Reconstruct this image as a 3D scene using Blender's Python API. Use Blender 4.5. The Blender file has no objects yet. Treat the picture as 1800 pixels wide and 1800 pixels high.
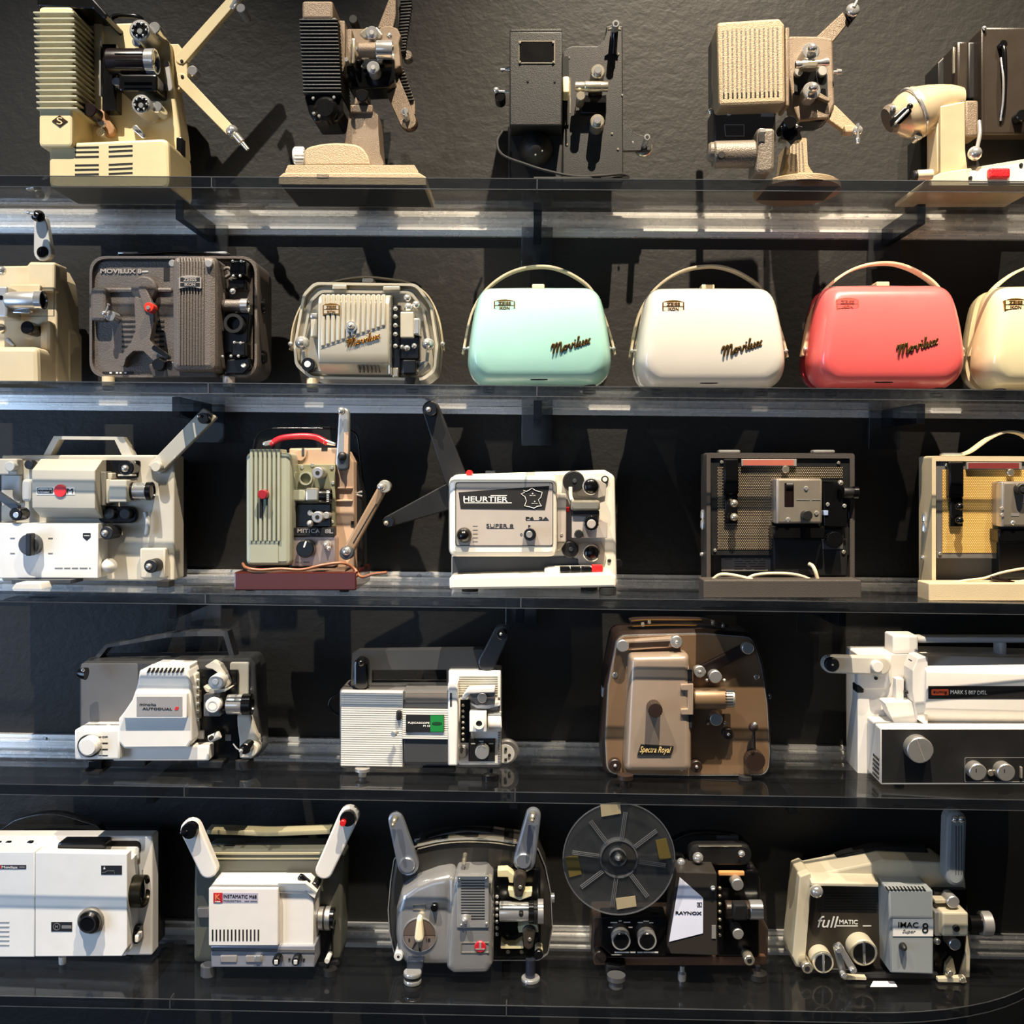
import bpy, bmesh, math, random
from mathutils import Vector, Matrix

sc = bpy.context.scene
C = sc.collection
random.seed(4)

# ------------------------------------------------------------------ camera
YAW, PITCH, ROLL, FPX = 0.0176, -0.0391, -0.0103, 1845.0
CAM = Vector((0.0, -1.995, 0.0))
_cy, _sy = math.cos(YAW), math.sin(YAW)
_cp, _sp = math.cos(PITCH), math.sin(PITCH)
_cr, _sr = math.cos(ROLL), math.sin(ROLL)
_R0 = Vector((_cy, _sy, 0))
_F0 = Vector((-_sy, _cy, 0))
FWD = _F0 * _cp + Vector((0, 0, _sp))
_U0 = _F0 * -_sp + Vector((0, 0, _cp))
RGT = _R0 * _cr - _U0 * _sr
UPV = _R0 * _sr + _U0 * _cr
cd = bpy.data.cameras.new('camera')
cd.sensor_width = 36.0
cd.lens = 36.0 * FPX / 1800.0
cd.clip_start = 0.05
cam = bpy.data.objects.new('camera', cd)
C.objects.link(cam)
cam.matrix_world = Matrix(((RGT.x, UPV.x, -FWD.x, CAM.x), (RGT.y, UPV.y, -FWD.y, CAM.y),
                           (RGT.z, UPV.z, -FWD.z, CAM.z), (0, 0, 0, 1)))
sc.camera = cam

# ------------------------------------------------------------------ world, lamps, exposure
w = bpy.data.worlds.new('room')
sc.world = w
w.use_nodes = True
bg = w.node_tree.nodes['Background']
bg.inputs[0].default_value = (0.62, 0.74, 1.0, 1)
bg.inputs[1].default_value = 0.006


def lamp(name, kind, loc, target, energy, color, **kw):
    d = bpy.data.lights.new(name, kind)
    d.energy = energy
    d.color = color
    for k, v in kw.items():
        setattr(d, k, v)
    o = bpy.data.objects.new(name, d)
    C.objects.link(o)
    o.location = loc
    o.rotation_euler = (Vector(target) - Vector(loc)).to_track_quat('-Z', 'Y').to_euler()
    return o


for lx, tx, tz, e, half, col in ((0.28, 0.50, -0.36, 880, 30, (1.0, 0.85, 0.66)), (-0.95, -0.74, -0.82, 620, 25, (1.0, 0.91, 0.78)),
                                (1.05, 1.0, -0.15, 260, 22, (1.0, 0.85, 0.66))):
    lamp('ceiling_spot', 'SPOT', (lx, -1.38, 2.45), (tx, -0.2, tz), e, col,
         spot_size=math.radians(2 * half), spot_blend=0.85, shadow_soft_size=0.014)
# daylight: a window in the side wall on the left, another further back in the room
lamp('window_light', 'AREA', (-2.3, -1.7, -0.45), (-0.4, -0.1, -0.5), 30, (0.46, 0.66, 1.0),
     shape='RECTANGLE', size=0.9, size_y=1.4)
lamp('shop_window_light', 'AREA', (-1.2, -5.2, -0.1), (0, 0, -0.4), 13, (0.55, 0.72, 1.0),
     shape='RECTANGLE', size=2.6, size_y=1.8)
sc.view_settings.view_transform = 'Standard'
sc.view_settings.look = 'None'
sc.view_settings.gamma = 1.0
sc.view_settings.use_curve_mapping = False
sc.view_settings.exposure = 0.0
sc.cycles.transparent_max_bounces = 32

# ------------------------------------------------------------------ materials
def lin(c):
    c /= 255.0
    return c / 12.92 if c <= 0.04045 else ((c + 0.055) / 1.055) ** 2.4


_m = {}


def mt(name, rgb, rough=0.5, metal=0.0, bump=0.0, bs=300.0, coat=0.0, var=0.06):
    if name in _m:
        return _m[name]
    m = bpy.data.materials.new(name)
    m.use_nodes = True
    nt = m.node_tree
    n, l = nt.nodes, nt.links
    b = n['Principled BSDF']
    col = [lin(v) for v in rgb]
    b.inputs['Metallic'].default_value = metal
    b.inputs['Coat Weight'].default_value = coat
    b.inputs['Coat Roughness'].default_value = 0.06
    tc = n.new('ShaderNodeTexCoord')
    no = n.new('ShaderNodeTexNoise')
    no.inputs['Scale'].default_value = 35
    no.inputs['Detail'].default_value = 5
    l.new(tc.outputs['Object'], no.inputs['Vector'])
    mx = n.new('ShaderNodeMix')
    mx.data_type = 'RGBA'
    mx.inputs[6].default_value = (*[max(0, v * (1 - var)) for v in col], 1)
    mx.inputs[7].default_value = (*[min(1, v * (1 + var)) for v in col], 1)
    l.new(no.outputs['Fac'], mx.inputs[0])
    l.new(mx.outputs[2], b.inputs['Base Color'])
    mr = n.new('ShaderNodeMapRange')
    mr.inputs[3].default_value = max(0.02, rough - 0.06)
    mr.inputs[4].default_value = min(1, rough + 0.06)
    l.new(no.outputs['Fac'], mr.inputs[0])
    l.new(mr.outputs[0], b.inputs['Roughness'])
    if bump:
        n2 = n.new('ShaderNodeTexNoise')
        n2.inputs['Scale'].default_value = bs
        n2.inputs['Detail'].default_value = 3
        l.new(tc.outputs['Object'], n2.inputs['Vector'])
        bp = n.new('ShaderNodeBump')
        bp.inputs['Strength'].default_value = bump
        bp.inputs['Distance'].default_value = 0.002
        l.new(n2.outputs['Fac'], bp.inputs['Height'])
        l.new(bp.outputs[0], b.inputs['Normal'])
    _m[name] = m
    return m


def clear(name, tint, gloss_rough=0.04, ior=1.45, diffuse=None, dmix=0.0):
    m = bpy.data.materials.new(name)
    m.use_nodes = True
    nt = m.node_tree
    n, l = nt.nodes, nt.links
    n.remove(n['Principled BSDF'])
    tr = n.new('ShaderNodeBsdfTransparent')
    tr.inputs[0].default_value = (*tint, 1)
    base = tr.outputs[0]
    if dmix:
        df = n.new('ShaderNodeBsdfDiffuse')
        df.inputs[0].default_value = (*diffuse, 1)
        a = n.new('ShaderNodeMixShader')
        no = n.new('ShaderNodeTexNoise')
        no.inputs['Scale'].default_value = 14
        tc = n.new('ShaderNodeTexCoord')
        l.new(tc.outputs['Object'], no.inputs['Vector'])
        mr = n.new('ShaderNodeMapRange')
        mr.inputs[3].default_value = dmix * 0.5
        mr.inputs[4].default_value = dmix * 1.5
        l.new(no.outputs['Fac'], mr.inputs[0])
        l.new(mr.outputs[0], a.inputs[0])
        l.new(tr.outputs[0], a.inputs[1])
        l.new(df.outputs[0], a.inputs[2])
        base = a.outputs[0]
    gl = n.new('ShaderNodeBsdfGlossy')
    gl.inputs['Roughness'].default_value = gloss_rough
    fr = n.new('ShaderNodeFresnel')
    ge = n.new('ShaderNodeNewGeometry')
    mi = n.new('ShaderNodeMapRange')
    mi.inputs[3].default_value = ior
    mi.inputs[4].default_value = 1.0 / ior
    l.new(ge.outputs['Backfacing'], mi.inputs[0])
    l.new(mi.outputs[0], fr.inputs[0])
    mx = n.new('ShaderNodeMixShader')
    l.new(fr.outputs[0], mx.inputs[0])
    l.new(base, mx.inputs[1])
    l.new(gl.outputs[0], mx.inputs[2])
    l.new(mx.outputs[0], n['Material Output'].inputs[0])
    return m


CHROME = mt('chrome', (226, 226, 224), 0.16, 0.78, var=0.02)
STEEL = mt('brushed_steel', (190, 188, 183), 0.36, 0.75, 0.08, 500)
NICKEL = mt('nickel', (204, 196, 176), 0.24, 0.8)
ALU = mt('aluminium', (206, 204, 200), 0.34, 0.7, 0.05, 600)
BLACK = mt('black_gloss', (13, 13, 14), 0.2)
BLK = mt('black_satin', (16, 16, 17), 0.5)
DARK = mt('dark_recess', (10, 10, 10), 0.8)
GLASS = mt('lens_glass', (12, 14, 22), 0.04, 0.0, coat=1.0)
RUB = mt('rubber', (20, 20, 21), 0.75)
RED = mt('red_plastic', (205, 30, 32), 0.35)
INK = mt('black_print', (14, 14, 15), 0.6)
WINK = mt('white_print', (222, 220, 214), 0.6)
GINK = mt('grey_print', (120, 118, 116), 0.6)
GOLD = mt('gold_letter', (176, 128, 62), 0.32, 0.9)
SILV = mt('silver_label', (176, 168, 160), 0.4, 0.5)
WHITE = mt('white_enamel', (226, 222, 213), 0.42)

# ------------------------------------------------------------------ pixel rays and the thing under construction
SHELF_Z = (0.4718, 0.1391, -0.2066, -0.5288, -0.8883)
SHELF_T = 0.0185
SHELF_D = 0.28


def ray(px, py):
    return FWD + RGT * ((px - 900) / FPX) + UPV * ((900 - py) / FPX)


class T:
    pass


def thing(name, label, cat, row, zoom, mid, wall, yaw=0.0, group=None):
    """Empty on shelf `row`; zoom = (ox, oy, s) reads coordinates measured on an enlarged crop."""
    T.ox, T.oy, T.s = zoom
    r = ray(mid / T.s + T.ox, 900)
    t = (-wall - CAM.y) / r.y
    T.loc = Vector((CAM.x + r.x * t, -wall, SHELF_Z[row - 1]))
    T.inv = Matrix.Rotation(-yaw, 3, 'Z')
    o = bpy.data.objects.new(name, None)
    o.empty_display_size = 0.05
    C.objects.link(o)
    o.location = T.loc
    o.rotation_euler = (0, 0, yaw)
    o['label'] = label
    o['category'] = cat
    if group:
        o['group'] = group
    T.root = o
    T.cam = T.inv @ (CAM - T.loc)
    return o


def u(x, y, d=0.0):
    """crop pixel -> local point on the plane d in front of the thing's reference plane"""
    r = T.inv @ ray(x / T.s + T.ox, y / T.s + T.oy)
    t = (-d - T.cam.y) / r.y
    return T.cam + r * t


def k(d=0.0):
    return (-d - T.cam.y) / (FPX * T.s)


def fin(n, m, bm, p=None, ang=20.0, label=None, clampz=True):
    if clampz:
        for v in bm.verts:
            if v.co.z < 0:
                v.co.z = 0
    bmesh.ops.remove_doubles(bm, verts=bm.verts, dist=1e-6)
    bmesh.ops.recalc_face_normals(bm, faces=bm.faces)
    me = bpy.data.meshes.new(n)
    bm.to_mesh(me)
    bm.free()
    me.polygons.foreach_set('use_smooth', [True] * len(me.polygons))
    me.set_sharp_from_angle(angle=math.radians(ang))
    me.materials.append(m)
    o = bpy.data.objects.new(n, me)
    C.objects.link(o)
    o.parent = p if p else T.root
    if label:
        o['label'] = label
    return o


# ------------------------------------------------------------------ outlines (crop pixels)
def fillet(pts, r, n=5):
    out = []
    N = len(pts)
    for i in range(N):
        a, b, c = Vector(pts[i - 1][:2]), Vector(pts[i][:2]), Vector(pts[(i + 1) % N][:2])
        e, f = a - b, c - b
        le, lf = e.length, f.length
        if le < 1e-6 or lf < 1e-6:
            out.append(tuple(b))
            continue
        e /= le
        f /= lf
        ang = e.angle(f)
        if ang > 2.95:
            out.append(tuple(b))
            continue
        t = min(r / math.tan(ang / 2), 0.49 * le, 0.49 * lf)
        p0, p1 = b + e * t, b + f * t
        for j in range(n + 1):
            q = j / n
            out.append(tuple(p0 * (1 - q) ** 2 + b * 2 * q * (1 - q) + p1 * q * q))
    return out


def rr(x0, y0, x1, y1, r, n=5):
    return fillet([(x0, y0), (x1, y0), (x1, y1), (x0, y1)], r, n)


def circ(x, y, r, n=28, sy=1.0):
    return [(x + r * math.cos(2 * math.pi * i / n), y + r * sy * math.sin(2 * math.pi * i / n)) for i in range(n)]


def caps(x0, y0, x1, y1, r0, r1, n=9):
    a = math.atan2(y1 - y0, x1 - x0)
    L = math.hypot(x1 - x0, y1 - y0)
    da = math.asin(max(-0.95, min(0.95, (r0 - r1) / L))) if L > 0 else 0
    out = []
    h0, h1 = math.pi / 2 - da, math.pi / 2 + da
    for i in range(n):
        q = a - h0 + 2 * h0 * i / (n - 1)
        out.append((x1 + r1 * math.cos(q), y1 + r1 * math.sin(q)))
    for i in range(n):
        q = a + math.pi - h1 + 2 * h1 * i / (n - 1)
        out.append((x0 + r0 * math.cos(q), y0 + r0 * math.sin(q)))
    return out


def curve(pts, n=6):
    P = [Vector(p) for p in pts]
    out = []
    for i in range(len(P) - 1):
        a, b = P[i], P[i + 1]
        pa = P[i - 1] if i else a * 2 - b
        pb = P[i + 2] if i + 2 < len(P) else b * 2 - a
        for j in range(n):
            t = j / n
            out.append(((b - pa) * t + (pa * 2 - a * 5 + b * 4 - pb) * t * t + (a * 3 - pa - b * 3 + pb) * t ** 3) * 0.5 + a)
    out.append(P[-1])
    return out


def grow(pts, g):
    xs = [p[0] for p in pts]
    ys = [p[1] for p in pts]
    cx, cy = (min(xs) + max(xs)) / 2, (min(ys) + max(ys)) / 2
    hx, hy = (max(xs) - min(xs)) / 2, (max(ys) - min(ys)) / 2
    return [(cx + (x - cx) * (1 + g / hx), cy + (y - cy) * (1 + g / hy)) for x, y in pts]


# ------------------------------------------------------------------ solids
def poly(n, m, pts, d=0.0, t=0.02, b=0.0012, p=None, label=None, ang=20):
    bm = bmesh.new()
    f = [bm.verts.new(u(x, y, d)) for x, y in pts]
    N = len(f)
    back = [bm.verts.new((v.co.x, v.co.y + t, v.co.z)) for v in f]
    bm.faces.new(f)
    bm.faces.new(back[::-1])
    for i in range(N):
        bm.faces.new((f[i], back[i], back[(i + 1) % N], f[(i + 1) % N]))
    bmesh.ops.recalc_face_normals(bm, faces=bm.faces)
    b = min(b, t * 0.45)
    if b > 0:
        bs = set(back)
        ed = [e for e in bm.edges if len(e.link_faces) == 2 and e.calc_face_angle(0) > 0.5
              and not (e.verts[0] in bs and e.verts[1] in bs)]
        if ed:
            bmesh.ops.bevel(bm, geom=ed, offset=b, segments=2, profile=0.5, affect='EDGES', clamp_overlap=True)
    return fin(n, m, bm, p, ang, label)


def box(n, m, x0, y0, x1, y1, d=0.0, t=0.02, b=0.0012, p=None, label=None):
    return poly(n, m, [(x0, y0), (x1, y0), (x1, y1), (x0, y1)], d, t, b, p, label)


def rbox(n, m, x0, y0, x1, y1, r, d=0.0, t=0.02, b=0.0012, p=None, label=None):
    return poly(n, m, rr(x0, y0, x1, y1, r), d, t, b, p, label)


def arm(n, m, x0, y0, x1, y1, r0, r1, d=0.0, t=0.008, b=0.001, p=None, label=None):
    return poly(n, m, caps(x0, y0, x1, y1, r0, r1), d, t, b, p, label)


def strip(n, m, pts, d, wd, th, p=None, n_=6, label=None):
    c = curve([(x, y, 0) for x, y in pts], n_)
    L, R = [], []
    for i, q in enumerate(c):
        a = c[max(0, i - 1)]
        b = c[min(len(c) - 1, i + 1)]
        tn = (b - a).normalized()
        nx, ny = -tn.y * th / 2, tn.x * th / 2
        L.append((q.x + nx, q.y + ny))
        R.append((q.x - nx, q.y - ny))
    return poly(n, m, L + R[::-1], d + wd / 2, wd, 0.0006, p, label, ang=30)


def loft(n, m, pts, levels, p=None, label=None, ang=55):
    """levels back to front: (inset in crop px, d)"""
    bm = bmesh.new()
    rings = []
    base = [u(x, y, 0) for x, y in pts]
    xs = [v.x for v in base]
    zs = [v.z for v in base]
    cx, cz = (min(xs) + max(xs)) / 2, (min(zs) + max(zs)) / 2
    hx, hz = (max(xs) - min(xs)) / 2, (max(zs) - min(zs)) / 2
    for ins, d in levels:
        g = ins * k(0)
        rings.append([bm.verts.new((cx + (v.x - cx) * (1 - g / hx), -d, cz + (v.z - cz) * (1 - g / hz))) for v in base])
    N = len(base)
    for a, b in zip(rings, rings[1:]):
        for i in range(N):
            bm.faces.new((a[i], a[(i + 1) % N], b[(i + 1) % N], b[i]))
    bm.faces.new(rings[0][::-1])
    bm.faces.new(rings[-1])
    return fin(n, m, bm, p, ang, label)


def frame(n, m, outer, inner, d=0.0, t=0.01, p=None, label=None, ang=20):
    bm = bmesh.new()
    a = [u(x, y, d) for x, y in outer]
    b = [u(x, y, d) for x, y in inner]
    N = len(a)
    dv = Vector((0, t, 0))
    A, B = [bm.verts.new(v) for v in a], [bm.verts.new(v) for v in b]
    A2, B2 = [bm.verts.new(v + dv) for v in a], [bm.verts.new(v + dv) for v in b]
    for i in range(N):
        j = (i + 1) % N
        bm.faces.new((A[i], A[j], B[j], B[i]))
        bm.faces.new((A2[i], B2[i], B2[j], A2[j]))
        bm.faces.new((A[i], A2[i], A2[j], A[j]))
        bm.faces.new((B[i], B[j], B2[j], B2[i]))
    return fin(n, m, bm, p, ang, label)


def ring(n, m, x, y, ro, ri, d, t, p=None, label=None):
    return frame(n, m, circ(x, y, ro), circ(x, y, ri), d, t, p, label)


def lathe(n, m, o, ax, prof, p=None, seg=28, ang=28, label=None, sq=1.0, clampz=True):
    """o: local origin, ax: unit axis, prof: (distance along ax, radius)"""
    ax = ax.normalized()
    e = ax.cross(Vector((0, 0, 1)) if abs(ax.z) < 0.9 else Vector((1, 0, 0))).normalized()
    f = ax.cross(e)
    bm = bmesh.new()
    rings = []
    for s, r in prof:
        r = max(r, 1e-5)
        rings.append([bm.verts.new(o + ax * s + e * (r * math.cos(2 * math.pi * i / seg)) + f * (r * sq * math.sin(2 * math.pi * i / seg)))
                      for i in range(seg)])
    for a, b in zip(rings, rings[1:]):
        for i in range(seg):
            j = (i + 1) % seg
            bm.faces.new((a[i], a[j], b[j], b[i]))
    bm.faces.new(rings[0][::-1])
    bm.faces.new(rings[-1])
    return fin(n, m, bm, p, ang, label, clampz)


def cyl(n, m, x, y, r, d=0.0, t=0.01, p=None, ch=0.12, seg=28, label=None):
    """disc or knob whose face looks out of the shelf; front at d"""
    R = r * k(d)
    c = min(R * ch, t * 0.45)
    return lathe(n, m, u(x, y, d), Vector((0, 1, 0)), [(0, R - c), (c, R), (t, R)], p, seg, label=label)


def ball(n, m, x, y, r, d=0.0, p=None, sq=1.0, label=None):
    R = r * k(d)
    pr = [(-R * math.cos(math.pi * i / 8) * sq, R * math.sin(math.pi * i / 8)) for i in range(9)]
    return lathe(n, m, u(x, y, d), Vector((0, 1, 0)), pr, p, 20, 80, label)


def dome(n, m, x, y, r, d, h, p=None, label=None):
    R = r * k(d)
    pr = [(0, R)] + [(h - h * math.cos(a) if False else h * math.sin(a), R * math.cos(a)) for a in [math.pi / 2 * i / 6 for i in range(1, 7)]]
    return lathe(n, m, u(x, y, d), Vector((0, -1, 0)), pr, p, 26, 60, label)


def knurl(n, m, x, y, r, d, t, teeth=18, depth=0.08, p=None, label=None):
    pts = []
    for i in range(teeth * 2):
        a = math.pi * i / teeth
        q = r * (1 if i % 2 else 1 - depth)
        pts.append((x + q * math.cos(a), y + q * math.sin(a)))
    return poly(n, m, pts, d, t, 0.0008, p, label, ang=10)


def rod(n, m, x0, y0, x1, y1, segs, d=0.0, d1=None, p=None, label=None, seg=28, ang=28):
    """turned part between two crop points; segs: (fraction, radius px)"""
    a = u(x0, y0, d)
    b = u(x1, y1, d if d1 is None else d1)
    L = (b - a).length
    return lathe(n, m, a, b - a, [(f * L, r * k(d)) for f, r in segs], p, seg, ang, label)


def lens(y, d, segs, glass=True, name='lens'):
    """horizontal barrel looking to the right: segs of (x0, x1, r, material)"""
    first = None
    for i, (x0, x1, r, m) in enumerate(segs):
        last = i == len(segs) - 1
        pr = [(0, r * 0.93), (0.04, r), (0.95, r), (1, r * 0.96)]
        if last and glass:
            pr += [(1, r * 0.84), (0.75, r * 0.78)]
        o = rod(name if i == 0 else 'lens_ring', m, x0, y, x1, y, pr, d, p=first)
        first = first or o
    if glass:
        x0, x1, r, m = segs[-1]
        xx = x0 + (x1 - x0) * 0.86
        rod('front_glass', GLASS, xx - 6, y, xx, y, [(0, r * 0.8), (0.6, r * 0.78), (1, r * 0.3)], d, p=first, ang=60)
    return first


def tube(n, m, pts, r, p=None, n_=5, seg=10, label=None, smooth=True, rs=None):
    """pts: (x, y, d) in crop px / metres"""
    P = [u(x, y, d) for x, y, d in pts]
    if rs:
        Q = curve([(*v, q) for v, q in zip(P, rs)], n_) if False else None
    c = curve(P, n_) if smooth else P
    rad = []
    for i in range(len(c)):
        if rs:
            f = i / n_ if smooth else i
            a = min(int(f), len(rs) - 1)
            b2 = min(a + 1, len(rs) - 1)
            rad.append((rs[a] + (rs[b2] - rs[a]) * (f - a)) * k(0))
        else:
            rad.append(r * k(0))
    bm = bmesh.new()
    rings = []
    e = None
    for i, q in enumerate(c):
        tn = (c[min(len(c) - 1, i + 1)] - c[max(0, i - 1)]).normalized()
        if e is None:
            e = tn.cross(Vector((0.3, 1, 0.2))).normalized()
        e = (e - tn * e.dot(tn)).normalized()
        f = tn.cross(e)
        rings.append([bm.verts.new(q + (e * math.cos(2 * math.pi * j / seg) + f * math.sin(2 * math.pi * j / seg)) * rad[i]) for j in range(seg)])
    for a, b in zip(rings, rings[1:]):
        for i in range(seg):
            j = (i + 1) % seg
            bm.faces.new((a[i], a[j], b[j], b[i]))
    bm.faces.new(rings[0][::-1])
    bm.faces.new(rings[-1])
    return fin(n, m, bm, p, 60, label)


def xprism(n, m, x0, x1, prof, b=0.002, p=None, label=None, inset=0):
    """profile of (y, d) swept along x"""
    bm = bmesh.new()
    ym = sum(q[0] for q in prof) / len(prof)
    dm = max(q[1] for q in prof)
    a, c = u(x0, ym, dm).x, u(x1, ym, dm).x
    xm = (x0 + x1) / 2
    zz = [(u(xm, y, d).z, -d) for y, d in prof]
    A = [bm.verts.new((a, yy, z)) for z, yy in zz]
    B = [bm.verts.new((c, yy, z)) for z, yy in zz]
    N = len(zz)
    bm.faces.new(A)
    bm.faces.new(B[::-1])
    for i in range(N):
        bm.faces.new((A[i], B[i], B[(i + 1) % N], A[(i + 1) % N]))
    bmesh.ops.recalc_face_normals(bm, faces=bm.faces)
    if b:
        ed = [e for e in bm.edges if e.calc_face_angle(0) > 0.4]
        bmesh.ops.bevel(bm, geom=ed, offset=b, segments=2, profile=0.5, affect='EDGES', clamp_overlap=True)
    return fin(n, m, bm, p, 20, label)


def foot(n, m, x, ytop, r, d, flare=1.0, p=None, label=None, neck=None):
    """round foot standing on the shelf"""
    a = u(x, ytop, d)
    a.z = max(a.z, 0.004)
    R = r * k(d)
    pr = [(0, R * (neck or 1)), (a.z * 0.35, R * (neck or 1)), (a.z * 0.5, R * flare), (a.z * 0.9, R * flare), (a.z, R * flare * 0.9)]
    return lathe(n, m, a, Vector((0, 0, -1)), pr, p, 22, 28, label)


def footbox(n, m, x0, ytop, x1, d, t, p=None, b=0.001):
    a, c = u(x0, ytop, d), u(x1, ytop, d)
    bm = bmesh.new()
    bmesh.ops.create_cube(bm, size=1)
    z = max(a.z, 0.004)
    for v in bm.verts:
        v.co = Vector(((a.x + c.x) / 2 + v.co.x * (c.x - a.x), -d + t / 2 + v.co.y * t, z / 2 + v.co.z * z))
    bmesh.ops.bevel(bm, geom=list(bm.edges), offset=b, segments=2, profile=0.5, affect='EDGES', clamp_overlap=True)
    return fin(n, m, bm, p)


def hdisc(n, m, x, y0, y1, r, d, sq=1.0, p=None, prof=None):
    """flat round plate lying on the shelf plane"""
    a, c = u(x, y0, d), u(x, y1, d)
    R = r * k(d)
    h = a.z - max(c.z, 0)
    pr = prof or ((0, 0.93), (0.15, 0.98), (0.4, 1), (0.85, 1), (1, 0.98))
    return lathe(n, m, a, Vector((0, 0, -1)), [(f * h, q * R) for f, q in pr], p, 40, 28, None, sq)


def text(n, m, s, x0, y0, x1, y1, d, shear=0.0, rot=0.0, bold=0.0, p=None, space=1.0, th=0.0005, bk=0.0002):
    if not s.strip('o '):
        # print too small to read in the photograph: one bar per word
        o = None
        L = len(s)
        i = 0
        for wd in s.split(' '):
            a, b = x0 + (x1 - x0) * i / L, x0 + (x1 - x0) * (i + len(wd)) / L
            o = box('print_line', m, a, y0 + (y1 - y0) * 0.25, b, y0 + (y1 - y0) * 0.75, d + th, th + 0.0003, 0, p)
            i += len(wd) + 1
        return o
    cu = bpy.data.curves.new('t', 'FONT')
    cu.body = s
    cu.size = 1
    cu.shear = shear
    cu.offset = bold
    cu.space_character = space
    cu.resolution_u = 3
    cu.extrude = 0.02
    ob = bpy.data.objects.new('t', cu)
    me = bpy.data.meshes.new_from_object(ob)
    bpy.data.objects.remove(ob)
    bpy.data.curves.remove(cu)
    X = [v.co.x for v in me.vertices]
    Y = [v.co.y for v in me.vertices]
    ax, bx, ay, by = min(X), max(X), min(Y), max(Y)
    kk = k(d)
    W, H = (x1 - x0) * kk, (y1 - y0) * kk
    c = u((x0 + x1) / 2, (y0 + y1) / 2, d)
    ca, sa = math.cos(math.radians(rot)), math.sin(math.radians(rot))
    for v in me.vertices:
        x = ((v.co.x - ax) / (bx - ax) - 0.5) * W
        y = ((v.co.y - ay) / (by - ay) - 0.5) * H
        v.co = Vector((c.x + x * ca - y * sa, -d - (th if v.co.z > 0 else -bk), c.z + x * sa + y * ca))
    me.name = n
    me.materials.clear()
    me.materials.append(m)
    o = bpy.data.objects.new(n, me)
    C.objects.link(o)
    o.parent = p if p else T.root
    return o


def screws(m, r, d, *pts, p=None, n='screw'):
    for x, y in pts:
        q = cyl(n, m, x, y, r, d + 0.002, 0.004, p, 0.3, 14)


def slots(n, m, x0, y0, x1, y1, num, horiz, wd, d, dx=0.0, p=None, t=0.003):
    """num parallel slots; horiz: bars run along x, stacked from y0 to y1"""
    for i in range(num):
        f = i / (num - 1) if num > 1 else 0
        if horiz:
            y = y0 + (y1 - y0) * f
            poly(n, m, [(x0, y), (x1, y + dx), (x1, y + dx + wd), (x0, y + wd)], d, t, 0, p)
        else:
            x = x0 + (x1 - x0) * f
            poly(n, m, [(x, y0 + dx * f), (x + wd, y0 + dx * f), (x + wd, y1 + dx * f), (x, y1 + dx * f)], d, t, 0, p)


def badge(x0, y0, x1, y1, d, mf, mi, mtx, rows=('ZEISS', 'IKON')):
    w_, h = x1 - x0, y1 - y0
    top = [(x0 + w_ * i / 8, y0 + h * 0.16 * (abs(i / 4 - 1) ** 2)) for i in range(9)]
    bot = [(x1 - w_ * i / 8, y1 - h * 0.13 * (1 - abs(i / 4 - 1) ** 2)) for i in range(9)]
    b = poly('badge', mf, fillet(top + bot, h * 0.06, 3), d, 0.008, 0)
    g = h * 0.1
    box('badge_field', mi, x0 + g, y0 + h * 0.17, x1 - g, y0 + h * 0.48, d + 0.0003, 0.001, 0, b)
    box('badge_field', mi, x0 + g, y0 + h * 0.56, x1 - g, y0 + h * 0.84, d + 0.0003, 0.001, 0, b)
    text('lettering', mtx, rows[0], x0 + w_ * 0.2, y0 + h * 0.19, x1 - w_ * 0.2, y0 + h * 0.46, d + 0.0005, bold=0.03, p=b)
    text('lettering', mtx, rows[1], x0 + w_ * 0.26, y0 + h * 0.58, x1 - w_ * 0.26, y0 + h * 0.82, d + 0.0005, bold=0.03, p=b)
    return b


def kind(o, v):
    o['kind'] = v
    return o

# ------------------------------------------------------------------ the setting
def slab(n, m, x0, y0, z0, x1, y1, z1, parent=None, bev=0.0):
    bm = bmesh.new()
    bmesh.ops.create_cube(bm, size=1)
    for v in bm.verts:
        v.co = Vector((x0 + (v.co.x + 0.5) * (x1 - x0), y0 + (v.co.y + 0.5) * (y1 - y0), z0 + (v.co.z + 0.5) * (z1 - z0)))
    if bev:
        bmesh.ops.bevel(bm, geom=list(bm.edges), offset=bev, segments=2, profile=0.5, affect='EDGES')
    me = bpy.data.meshes.new(n)
    bm.to_mesh(me)
    bm.free()
    me.materials.append(m)
    o = bpy.data.objects.new(n, me)
    C.objects.link(o)
    if parent:
        o.parent = parent
    return o


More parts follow.
